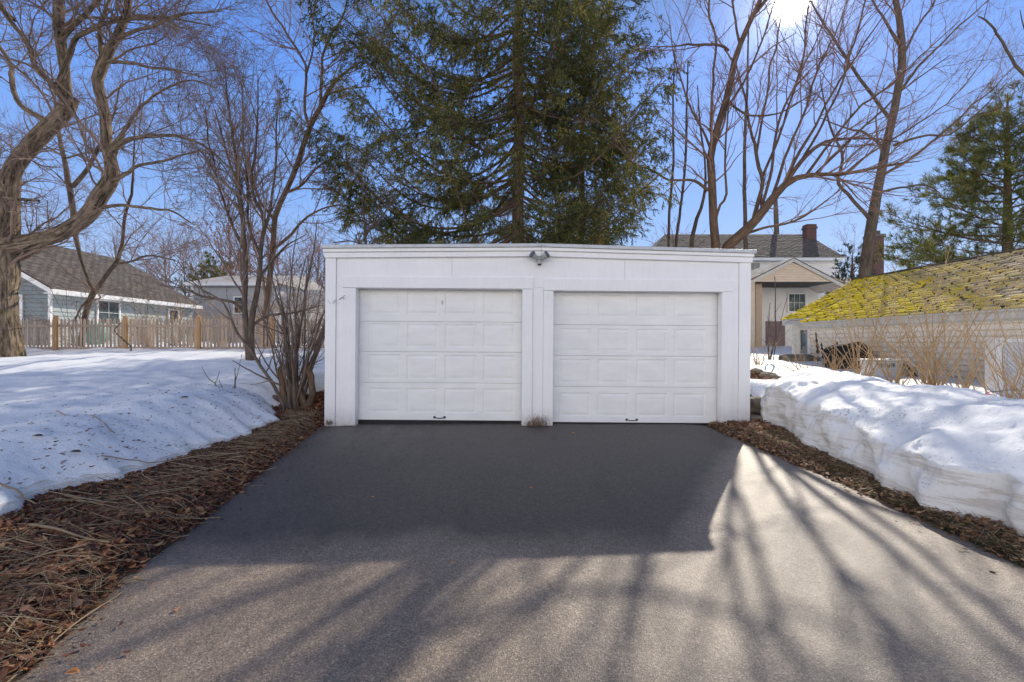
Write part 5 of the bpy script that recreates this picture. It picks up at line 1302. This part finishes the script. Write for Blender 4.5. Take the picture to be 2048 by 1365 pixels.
pine('low_evergreen', 'low dark evergreen above the grey house roof behind bare branches', at(432, 0, 44)[0], 44, 9.3, 5.4, 3.4, 113, .2, 'needle_spruce', .7, cat='evergreen', nr=.04)

# distant trees
def proc_tree(name, label, base, H, seed, twigm, group=None, leaves=0, barkm='bark_grey', spread=.42, cat='tree', rm=1.):
    rng = np.random.default_rng(seed); t = thing(name, label, cat, group, tuple(base))
    n = 14; tt_ = np.linspace(0, 1, n); P = np.stack([base[0] + .25*np.sin(tt_*3+seed), base[1] + 0*tt_, base[2] - .2 + H*.8*tt_], -1)[None]; R = (H*.013*(1-tt_*.85))[None]
    tubes('trunk', [(P, R, 9)], M[barkm], t)
    P1, R1 = spawn(P, R, rng, 0, (H*.30, H*.55), (22, 52), 10, jit=.09, up=.12, rf=.6, rmin=.02, tmin=.18, shrink=.35, cnt=22)
    P2, R2 = spawn(P1, R1, rng, 1.6, (H*.08, H*.22), (22, 55), 7, jit=.11, up=.08, rf=.55, rmin=.010*rm)
    P3, R3 = spawn(P2, R2, rng, 2.0, (.4, 1.3), (20, 55), 5, jit=.13, up=.06, rf=.6, rmin=.008*rm)
    P4, R4 = spawn(P3, R3, rng, 2.0, (.25, .7), (20, 55), 3, jit=.13, up=.05, rf=.7, rmin=.007*rm)
    tubes('crown', [(P1, R1, 5), (P2, R2, 4), (P3, R3, 3), (P4, R4, 3)], M[twigm], t)
    if leaves:
        idx = rng.integers(0, len(P3), leaves); c = P3[idx, rng.integers(1, 5, leaves)]; a_ = rng.normal(size=(leaves, 3)); a_ /= np.linalg.norm(a_, axis=1, keepdims=True)
        b_ = np.cross(a_, rng.normal(size=(leaves, 3))); b_ /= np.linalg.norm(b_, axis=1, keepdims=True); s = rng.uniform(.05, .11, leaves)[:, None]
        Vv = np.stack([c - a_*s, c + b_*s*.6, c + a_*s, c - b_*s*.6], 1).reshape(-1, 3)
        obj('leaves', raw_mesh('leaves', Vv, np.arange(leaves*4).reshape(-1, 4)), M['oakleaf'], t)
    return t
proc_tree('oak_tree', 'bare young oak still holding russet leaves behind the grey house', at(455, 655, 39), 11.5, 201, 'twig_red', leaves=2600)
far = [(330, 52, 15, 202), (560, 48, 13, 203), (620, 60, 16, 204), (230, 62, 17, 205), (400, 66, 16, 206), (690, 55, 13, 207), (500, 70, 17, 208), (100, 58, 16, 209), (10, 64, 17, 210), (-120, 60, 17, 216), (365, 44, 11, 220), (520, 42, 10, 221), (590, 40, 9.5, 222), (640, 46, 12, 223), (440, 58, 14, 224), (290, 70, 16, 225), (170, 72, 17, 226), (650, 66, 16, 227)]
for (px, Y, H, sd) in far:
    b0 = at(px, 0, Y); b0[2] = 1.2
    proc_tree('distant_tree', 'leafless tree in the hazy thicket far behind the left houses', b0, H, sd, 'twig_red', 'bare trees of the far left thicket', rm=1.6)
for (px, Y, H, sd, lab) in [(1590, 58, 13, 211, 'bare tree behind the white house chimney'), (1700, 62, 15, 212, 'bare tree in the gap right of the white house'), (1330, 60, 15, 213, 'bare tree far behind the left end of the white house roof'), (880, 48, 13, 214, 'bare tree far behind the spruce foliage'), (1830, 64, 16, 215, 'bare tree far behind the pine')]:
    b0 = at(px, 0, Y); b0[2] = 1.2
    proc_tree('distant_tree', lab, b0, H, sd, 'twig_red', 'bare trees beyond the houses on the right', rm=1.5)
# brush behind the fence
for i, (px, Y, n_, H, lab) in enumerate([(300, 16.6, 26, 1.9, 'pale brush showing through the middle fence bays'), (375, 17, 30, 2.3, 'tan brush behind the fence below the grey house corner'), (440, 16.8, 30, 2.2, 'tan brush behind the fence left of the lawn tree'), (520, 17.2, 34, 2.8, 'tall tan brush behind the fence right of the lawn tree'), (600, 17.5, 36, 3.0, 'fine brush behind the fence next to the garage wall'), (640, 19, 26, 3.2, 'tall pale brush beside the left garage wall'), (240, 17.5, 20, 1.4, 'low brush behind the fence beside the teal bundle'), (150, 17.4, 14, 3.6, 'tall bare brush in front of the blue-grey house corner'), (290, 18, 16, 3.4, 'tall bare brush before the window of the blue-grey house'), (345, 18.4, 18, 3.8, 'tall bare brush at the far end of the blue-grey house')]):
    b0 = at(px, 0, Y); b0[2] = 1.05
    shrub('brush', lab, b0, n_, H, 48, 300+i, M['twig_tan'] if i not in (4, 7, 8, 9) else M['twig_shrub'], [S(3.0, (.3, .9), (25, 60), 5, jit=.13, rf=.6, rmin=.006, k=3), S(3.0, (.15, .4), (25, 60), 3, jit=.13, rf=.6, rmin=.005, k=3)], 'brush growing behind the picket fence', r=.011, cat='brush', jit=.09)

# tan bushes behind the snow bank
for i, (px, py, Y, n_, H, sp, lab) in enumerate([
   (1622, 742, 10.6, 14, 1.1, 55, 'short splayed tan bush at the far end of the snow bank'),
   (1668, 745, 10.2, 18, 1.2, 58, 'low tan bush in front of the black tarp mound'),
   (1722, 752, 9.6, 16, 2.3, 36, 'tall tan bush left of the white tub'),
   (1786, 765, 9.0, 16, 2.2, 36, 'tall tan bush right of the white tub'),
   (1862, 788, 8.4, 22, 2.5, 34, 'thickest tall tan bush in front of the shed siding'),
   (1925, 800, 7.9, 12, 1.9, 48, 'spreading tan bush beside the white lattice post'),
   (2010, 815, 6.9, 12, 1.9, 42, 'tan bush in front of the lattice panel'),
   (2080, 830, 6.3, 14, 1.9, 45, 'tan bush at the right edge of the picture')]):
    b0 = at(px, py, Y); b0[2] = float(ground_z(np.array([b0[0]]), np.array([Y]))[0])
    shrub('tan_bush', lab, b0, int(n_*1.45), H*1.12, sp, 400+i, M['twig_tan'], [S(1.0, (.3, 1.1), (18, 45), 6, jit=.07, up=.08, rf=.6, rmin=.0036, k=4), S(.9, (.1, .4), (20, 55), 4, jit=.1, rf=.6, rmin=.0024)], 'tan bare bushes behind the snow bank', r=.0105, jit=.085)
# pink ribbon tied to a twig
c = at(1974, 787, 6.3); t = thing('ribbon', 'pink plastic ribbon tied on a twig by the lattice', 'ribbon', loc=tuple(c))
mb = MB(); rr_ = random.Random(5)
for k in range(7):
    a_ = rr_.uniform(0, 6.28); l = rr_.uniform(.04, .09); w = .014
    p0 = c; p1 = c + np.array([math.cos(a_)*l*.6, rr_.uniform(-.04, .0), -abs(math.sin(a_))*l]); p2 = p1 + np.array([rr_.uniform(-.03, .03), -.01, -.035])
    for q0, q1 in ((p0, p1), (p1, p2)): mb.quad(q0+[w, 0, 0], q0-[w, 0, 0], q1-[w, 0, .006], q1+[w, 0, .006])
mb.build('ribbon_tails', M['pink'], t); lump('knot', c, (.022, .02, .02), M['pink'], t, 3, .3, 12, 8)
t = thing('twig', 'bare twig carrying the pink ribbon above the snow bank', 'twig', loc=tuple(at(1960, 800, 6.3)))
P, R = limb([(1958, 812, 3.5), (1968, 793, 3), (1975, 784, 2.6), (2004, 781, 2), (2034, 779, 1.2)], 6.3, 6.3, 16, .02, rngS); tubes('stem', [(P[None], R[None], 6)], M['twig_shrub'], t)

# ------------------------------------------------------------------ stones
for i, (px, py, Y, r, lab) in enumerate([(1511, 812, 7.95, (.22, .25, .16), 'brown boulder between the garage corner and the snow bank'), (1508, 840, 7.75, (.19, .22, .10), 'flat dark stone at the foot of the garage corner'),
     (1512, 715, 10.5, (.20, .2, .12), 'leaf covered stone on the mound against the garage wall'), (1533, 729, 10.3, (.20, .16, .10), 'pale stone in the middle of the leafy mound'), (1546, 737, 10.1, (.17, .15, .09), 'grey stone at the right tip of the leafy mound'), (1528, 741, 10.0, (.16, .14, .07), 'flat stone at the front of the leafy mound'), (1548, 729, 10.5, (.13, .12, .09), 'small stone behind the right tip of the leafy mound'),
     (1600, 716, 15.0, (.55, .4, .22), 'low grey stone slab below the shed window')]):
    cst = at(px, py, Y); cst[2] = float(ground_z(np.array([cst[0]]), np.array([Y]))[0]) + r[2]*.45 if Y > 9 else cst[2]
    o = lump('stone', cst, r, M['rock'], None, 500+i, .35, 22, 14, .8); tag(o, lab, 'stone', 'stones beside the garage')

# ------------------------------------------------------------------ leaf litter, straw, tufts
rng = np.random.default_rng(55)
def litter(name, label, pts, size, mat, curl=.35, aspect=.55):
    n = len(pts); a_ = rng.uniform(0, 6.28, n); s = rng.uniform(size[0], size[1], n)
    d = np.stack([np.cos(a_), np.sin(a_), rng.normal(0, curl, n)], -1); d /= np.linalg.norm(d, axis=1, keepdims=True)
    e = np.cross(d, np.stack([rng.normal(0, .5, n), rng.normal(0, .5, n), np.ones(n)], -1)); e /= np.linalg.norm(e, axis=1, keepdims=True)
    up = np.cross(d, e); w = (s*rng.uniform(aspect*.6, aspect*1.2, n))[:, None]; s = s[:, None]; cz = (rng.uniform(.1, .6, n)[:, None])*s
    # 8-point jagged outline folded about the midrib
    mid0, mid1 = pts - d*s, pts + d*s
    l1, l2 = pts - d*s*.35 + e*w + up*cz, pts + d*s*.4 + e*w*.75 + up*cz*.8; r1, r2 = pts - d*s*.35 - e*w + up*cz*.7, pts + d*s*.4 - e*w*.75 + up*cz
    Vv = np.stack([mid0, r1, r2, mid1, l2, l1], 1).reshape(-1, 3); b_ = np.arange(n)[:, None]*6
    Q = np.concatenate([b_ + np.array([0, 1, 2, 3]), b_ + np.array([0, 3, 4, 5])])
    o = obj(name, raw_mesh(name, Vv, Q), mat); tag(o, label, kind='stuff'); return o
def surf(x, y): return ground_z(x, y)
# left strip
n = 26000; y = rng.uniform(.9, 9.0, n) ; wv_ = (xl(y) - xs(y)) + .25; x = xl(y) + .03 - rng.random(n)**.9*wv_
k = (fbm(x*2.1, y*2.1, seed=71) > -.75); x, y = x[k], y[k]
ins = (x > -3.17) & (y > 7.5); x, y = x[~ins], y[~ins]
litter('fallen_leaves', 'brown fallen leaves matted along the left driveway edge', np.stack([x, y, surf(x, y) + rng.uniform(.0, .028, len(x))], -1), (.018, .048), M['leaves'])
n = 9000; y = rng.uniform(.9, 8.0, n); x = xr(y) - .03 + rng.random(n)*.80
litter('fallen_leaves', 'brown fallen leaves and needles along the right driveway edge', np.stack([x, y, surf(x, y) + rng.uniform(.0, .025, n)], -1), (.015, .038), M['leaves_right'])
n = 1500; x = rng.normal(5.0, .35, n); y = rng.normal(10.2, .35, n)
litter('fallen_leaves', 'orange fallen leaves on the mound beside the right garage wall', np.stack([x, y, surf(x, y) + .02 + rng.uniform(0, .05, n)], -1), (.02, .05), M['oakleaf'])
n = 700; x = rng.uniform(3.55, 4.15, n); y = rng.uniform(6.9, 8.1, n)
litter('fallen_leaves', 'bright orange fallen leaves heaped at the right garage corner', np.stack([x, y, surf(x, y) + rng.uniform(.01, .05, n)], -1), (.018, .042), M['oakleaf'])
n = 900; y = rng.uniform(.9, 7.4, n); sd = rng.random(n) < .55; ex = rng.exponential(.09, n); x = np.where(sd, xl(y) + ex - .03, xr(y) - ex + .03)
litter('leaf_debris', 'leaf chips and grit spilling over both driveway edges', np.stack([x, y, drv(y) + .008 + 0*x], -1), (.006, .024), M['leaves'], .12)
# debris on the left snow and bank
n = 900; y = rng.uniform(2.5, 8.2, n); x = xs(y) - .08 - rng.exponential(.8, n); k = rng.random(n) < .8; x, y = x[k], y[k]
litter('leaf_debris', 'small dark leaf scraps scattered on the snow edge', np.stack([x, y, snow_left(x, y) + .006], -1), (.006, .026), M['leaves'], .15)
# straw
def stalks(name, label, x, y, L, rad, az, mat, lift=.03, bend=.15):
    n = len(x); m = 6; t_ = np.linspace(-.5, .5, m)
    d = np.stack([np.cos(az), np.sin(az)], -1); side = np.stack([-d[:, 1], d[:, 0]], -1); bd = rng.normal(0, bend, n)
    X = x[:, None] + d[:, :1]*t_*L[:, None] + side[:, :1]*(t_**2)*(bd*L)[:, None]; Yy = y[:, None] + d[:, 1:]*t_*L[:, None] + side[:, 1:]*(t_**2)*(bd*L)[:, None]
    if x.mean() < 0: X = np.maximum(X, xs(Yy) + .05 + .10*rng.random((n, 1)))
    Zs = surf(X, Yy)
    Z = Zs + lift*rng.uniform(.3, 1.2, n)[:, None] + rng.normal(0, .012, n)[:, None]*t_*4
    P = np.stack([X, Yy, Z], -1); R = np.broadcast_to(rad[:, None]*np.linspace(1, .6, m)[None], (n, m))
    return P, R
n = 1500; y = rng.uniform(.9, 8.3, n); x = xl(y) - .02 - rng.random(n)*(xl(y)-xs(y)-.12)
P, R = stalks('', '', x, y, rng.uniform(.05, .28, n), rng.uniform(.0012, .0026, n), rng.normal(.25, .7, n), None, .03)
tag(tubes('straw', [(P, R, 3)], M['straw']), 'dry straw and grass stems over the left leaf strip', kind='stuff')
n = 2600; y = rng.uniform(1, 8.0, n); x = xr(y) + rng.random(n)*.75
P, R = stalks('', '', x, y, rng.uniform(.05, .2, n), rng.uniform(.001, .0022, n), rng.uniform(0, 6.28, n), None, .03)
tag(tubes('straw', [(P, R, 3)], M['straw']), 'dry straw and grass stems over the right leaf strip', kind='stuff')
n = 420; y = rng.uniform(1.2, 8.0, n); x = xl(y) - .10 - rng.random(n)*(xl(y)-xs(y)-.15)
P, R = stalks('', '', x, y, rng.uniform(.25, .75, n), rng.uniform(.0018, .0036, n), rng.normal(.25, .45, n), None, .05, .08)
tag(tubes('straw', [(P, R, 4)], M['straw']), 'long pale flattened stems across the left leaf strip', kind='stuff')
n = 900; y = rng.uniform(.9, 2.9, n); x = xl(y) + .02 - rng.random(n)*.9
litter('fallen_leaves', 'orange brown leaf chips in the sun at the near left corner', np.stack([x, y, surf(x, y) + rng.uniform(.01, .045, n)], -1), (.018, .045), M['oakleaf'])
# extra straw at the near left corner
n = 800; y = rng.uniform(.9, 3.0, n); x = xl(y) + .02 - rng.random(n)**1.3*.8
P, R = stalks('', '', x, y, rng.uniform(.05, .22, n), rng.uniform(.0011, .0024, n), rng.uniform(0, 6.28, n), None, .04)
tag(tubes('straw', [(P, R, 3)], M['straw']), 'pale straw heaped on the near left corner of the leaf strip', kind='stuff')
# long individual stalks lying across the strip (pixel ends on the ground)
def gp(px, py, off=.12):
    A = (py - CY)/F; Y = (CZ + .04*GY - off)/(A + .04); return (px-CX)/F*Y, Y
longst = [((60, 1042), (222, 1082), 6, 'thickest pale stalk crossing the left leaf strip'), ((0, 1127), (175, 1081), 4.5, 'long pale stalk slanting below the thickest stalk'), ((0, 1012), (75, 1022), 4, 'pale stalk lying from the snow at the left edge'),
          ((72, 1124), (130, 1147), 4.5, 'short thick broken stalk in the middle of the leaves'), ((0, 1290), (240, 1135), 3.6, 'long thin stalk lying along the driveway edge'), ((245, 971), (290, 1020), 3.2, 'pale stalk standing out near the snow edge'),
          ((200, 952), (480, 905), 2.4, 'long fine stem along the snow edge'), ((240, 1107), (289, 1112), 4, 'bent pale stalk beside the driveway'), ((10, 1240), (42, 1202), 5, 'upright pale stub at the lower left corner'), ((170, 1038), (440, 1002), 2.4, 'long fine stem crossing toward the driveway'),
          ((110, 880), (230, 935), 2.2, 'thin dark stem lying on the snow'), ((0, 1078), (200, 1000), 2.6, 'thin pale stem beside the left edge snow')]
for (p, q, w, lab) in longst:
    (x0_, y0_), (x1_, y1_) = gp(*p, .2), gp(*q, .14)
    m = 14; t_ = np.linspace(0, 1, m); X = x0_ + (x1_-x0_)*t_ + .02*np.sin(t_*4+w); Yy = y0_ + (y1_-y0_)*t_
    g0 = np.maximum(surf(X, Yy), np.where(X < xs(Yy), snow_left(X, Yy), -9)); Z = g0*.5 + np.interp(t_, [0, 1], [g0[0], g0[-1]])*.5 + .03 + .012*np.sin(t_*7+w)
    Z = np.maximum(Z, g0 + .008)
    P = np.stack([X, Yy, Z], -1)[None]; R = (w/F*Yy/2*np.linspace(1, .7, m))[None]
    o = tubes('dry_stalk', [(P, R, 7)], M['straw']); tag(o, lab, 'stalk', 'dry stalks lying on the left leaf strip')
# green-brown tufts on both verges
def tufts(name, label, centers, mat, blades=80, h=(.02, .05), spread=.035):
    n = len(centers)*blades; c = np.repeat(centers, blades, 0); off = rng.normal(0, spread, (n, 2)); p0 = c.copy(); p0[:, :2] += off
    p0[:, 2] = surf(p0[:, 0], p0[:, 1]) - .005
    d = np.concatenate([off*5 + rng.normal(0, .35, (n, 2)), np.ones((n, 1))], 1); d /= np.linalg.norm(d, axis=1, keepdims=True); L = rng.uniform(*h, n)[:, None]
    P = np.stack([p0, p0 + d*L*.55, p0 + d*L + np.concatenate([off, -.012*np.ones((n, 1))], 1)], 1); R = np.tile(np.array([[.0035, .003, .0006]]), (n, 1))
    o = tubes(name, [(P, R, 3)], mat); tag(o, label, kind='stuff'); return o
yy = rng.uniform(2, 7.6, 75); xx = np.interp(yy, [3.5, 4.05, 4.6, 5.4, 6.0, 7.3, 7.7], [3.78, 3.74, 3.76, 3.88, 3.88, 4.04, 4.08]) - rng.random(75)*.16
tufts('grass', 'dark green grass tufts under the edge of the snow bank', np.stack([xx, yy, 0*xx], -1), M['moss_tuft'])
# weed between the doors
def weed(label, x, y, z, n, H, mat, sp=.09):
    c = np.array([x, y, z]); r_ = rng
    d = np.stack([r_.normal(0, .45, n), -np.abs(r_.normal(0, .3, n)), np.ones(n)], -1); d /= np.linalg.norm(d, axis=1, keepdims=True)
    b0 = c + np.stack([r_.normal(0, sp, n), -np.abs(r_.normal(0, .02, n)), np.zeros(n)], -1); L = r_.uniform(.35, 1, n)[:, None]*H
    P = np.stack([b0, b0 + d*L*.5, b0 + d*L + np.stack([r_.normal(0, .02, n), r_.normal(0, .02, n), np.zeros(n)], -1)], 1)
    t = thing('dry_weed', label, 'weed', None, (x, y, z)); tubes('stems', [(P, np.tile([[.0022, .0018, .0007]], (n, 1)), 3)], M['straw'], t)
    P2, R2 = spawn(P, np.full((n, 3), .002), r_, 0, (.015, .04), (30, 80), 3, rf=1, rmin=.0035, cnt=3); tubes('leaves', [(P2, R2, 3)], M['oakleaf'], t)
weed('tuft of dry reddish weed at the foot of the post between the doors', gx_(1073), GY - .05, -.02, 90, .24, M['straw'])
weed('sparse dry weed at the bottom of the left corner board', gx_(660), GY - .06, .02, 26, .12, M['straw'], .05)
# leaves lying on the asphalt
for i, (px, py, s, lab) in enumerate([(745, 997, .02, 'small orange leaf on the shaded asphalt left of centre'), (1147, 868, .03, 'curled tan leaf just in front of the right door'), (1062, 978, .018, 'tiny tan leaf in the middle of the shaded asphalt'), (143, 1352, .035, 'curled leaf on the asphalt at the lower left'), (905, 1130, .016, 'tiny brown leaf beyond the shadow edge')]):
    x, y = gp(px, py, 0); c = np.array([x, y, float(drv(np.array(y))) + .014])
    p = c + np.array([[-1, 0, 0], [-.3, -.55, .35], [.5, -.45, .3], [1.1, .1, .1], [.4, .5, .5], [-.4, .5, .4]])*s
    me = raw_mesh('fallen_leaf', p, [[0, 1, 2, 3], [0, 3, 4, 5]]); o = obj('fallen_leaf', me, M['orange_leaf']); tag(o, lab, 'leaf')
# pieces of bark on the left snow
for (px, py, s, lab) in [(368, 828, .11, 'dark bark scrap lying on the snow mound'), (337, 864, .06, 'curled brown leaf on the snow below the bark scrap'), (282, 905, .07, 'brown leaf lying near the snow edge'), (150, 905, .11, 'clump of brown leaves on the left snow'), (75, 905, .10, 'flat dark leaf scrap on the far left snow')]:
    x, y = gp(px, py, .45); c = np.array([x, y, float(snow_left(np.array([x]), np.array([y]))[0]) + .02])
    p = c + np.array([[-1, .2, 0], [-.3, -.25, .15], [.5, -.35, .1], [1.0, -.2, .05], [.4, .15, .25], [-.4, .35, .2]])*s*.7
    o = obj('leaf_scrap', raw_mesh('leaf_scrap', p, [[0, 1, 2, 3], [0, 3, 4, 5]]), M['dark_plant']); tag(o, lab, 'leaf')

# ------------------------------------------------------------------ camera, sun, sky
cam = bpy.data.cameras.new('camera'); co = bpy.data.objects.new('camera', cam); COL.objects.link(co)
co.location = (0, 0, CZ); co.rotation_euler = (math.radians(90), 0, 0)
cam.sensor_width = 36; cam.lens = 36*F/2048; cam.clip_start = .05; cam.clip_end = 4000; cam.shift_y = (682.5-682)/2048
SC.camera = co
sl = bpy.data.lights.new('sun', 'SUN'); so = bpy.data.objects.new('sun', sl); COL.objects.link(so)
sl.energy = 5.0; sl.angle = math.radians(.47); sl.color = (1.0, .92, .78)
so.rotation_euler = (-SUN).to_track_quat('-Z', 'Y').to_euler()
w = bpy.data.worlds.new('World'); SC.world = w; w.use_nodes = True
nt = w.node_tree; nt.nodes.clear()
out = nt.nodes.new('ShaderNodeOutputWorld'); bg = nt.nodes.new('ShaderNodeBackground'); nt.links.new(bg.outputs[0], out.inputs[0])
sky = nt.nodes.new('ShaderNodeTexSky'); sky.sky_type = 'NISHITA'; sky.sun_disc = False
sky.sun_elevation = math.asin(SUN.z); sky.sun_rotation = math.atan2(SUN.x, SUN.y); sky.air_density = 1.0; sky.dust_density = .4; sky.ozone_density = 2.0; sky.altitude = 50
tc = nt.nodes.new('ShaderNodeTexCoord')
hs = nt.nodes.new('ShaderNodeHueSaturation'); hs.inputs['Saturation'].default_value = 1.12; nt.links.new(sky.outputs[0], hs.inputs['Color'])
nrm_ = nt.nodes.new('ShaderNodeVectorMath'); nrm_.operation = 'NORMALIZE'; nt.links.new(tc.outputs['Generated'], nrm_.inputs[0])
sp_ = nt.nodes.new('ShaderNodeSeparateXYZ'); nt.links.new(nrm_.outputs[0], sp_.inputs[0])
# added warm fill light low in the unseen sky behind the camera
mr = nt.nodes.new('ShaderNodeMapRange'); mr.interpolation_type = 'SMOOTHSTEP'; mr.inputs[1].default_value = .0; mr.inputs[2].default_value = -.5; nt.links.new(math_(nt, 'ADD', math_(nt, 'MULTIPLY', sp_.outputs[0], .50), math_(nt, 'MULTIPLY', sp_.outputs[1], .86)), mr.inputs[0])
cn = noise(nt, 2.2, 6, .6, nrm_.outputs[0])
rear_fill = math_(nt, 'MULTIPLY', mr.outputs[0], math_(nt, 'ADD', math_(nt, 'MULTIPLY', cn.outputs[0], .5), .45), True)
zz_ = math_(nt, 'MAXIMUM', sp_.outputs[2], 0)
tone = ramp(nt, zz_, [(0, (.62, .75, .96)), (.12, (.43, .61, .98)), (.28, (.265, .475, .98)), (.50, (.15, .36, 1.0)), (.62, (.13, .26, .60)), (.85, (.085, .14, .28))])
ts_ = nt.nodes.new('ShaderNodeVectorMath'); ts_.operation = 'SCALE'; nt.links.new(tone, ts_.inputs[0]); ts_.inputs['Scale'].default_value = 6.7
skyc = mixc(nt, .88, hs.outputs[0], ts_.outputs[0])
lowf = nt.nodes.new('ShaderNodeMapRange'); lowf.interpolation_type = 'SMOOTHSTEP'; lowf.inputs[1].default_value = .62; lowf.inputs[2].default_value = .12; nt.links.new(sp_.outputs[2], lowf.inputs[0])
rear_fill = math_(nt, 'MULTIPLY', rear_fill, lowf.outputs[0])
c1 = mixc(nt, rear_fill, skyc, (24.5, 22.4, 19.0))
# circumsolar glow
dt = nt.nodes.new('ShaderNodeVectorMath'); dt.operation = 'DOT_PRODUCT'; nt.links.new(nrm_.outputs[0], dt.inputs[0]); dt.inputs[1].default_value = SUN
dd = math_(nt, 'MAXIMUM', dt.outputs['Value'], 0)
g1 = math_(nt, 'MULTIPLY', math_(nt, 'POWER', dd, 9000), 500); g2 = math_(nt, 'MULTIPLY', math_(nt, 'POWER', dd, 420), 4.0)
gl = math_(nt, 'ADD', math_(nt, 'ADD', g1, g2), math_(nt, 'MULTIPLY', math_(nt, 'POWER', dd, 40), .30))
gc = mixc(nt, 1., (1.0, .97, .92), (1, 1, 1), 'MULTIPLY')
vm = nt.nodes.new('ShaderNodeVectorMath'); vm.operation = 'SCALE'; nt.links.new(gc, vm.inputs[0]); nt.links.new(gl, vm.inputs['Scale'])
ad = nt.nodes.new('ShaderNodeVectorMath'); ad.operation = 'ADD'; nt.links.new(c1, ad.inputs[0]); nt.links.new(vm.outputs[0], ad.inputs[1])
nt.links.new(ad.outputs[0], bg.inputs['Color']); bg.inputs['Strength'].default_value = .15
SC.render.engine = 'CYCLES'
SC.cycles.max_bounces = 6; SC.cycles.diffuse_bounces = 3; SC.cycles.use_denoising = True; SC.cycles.sample_clamp_indirect = 6
SC.view_settings.view_transform = 'Standard'; SC.view_settings.look = 'None'; SC.view_settings.exposure = 0
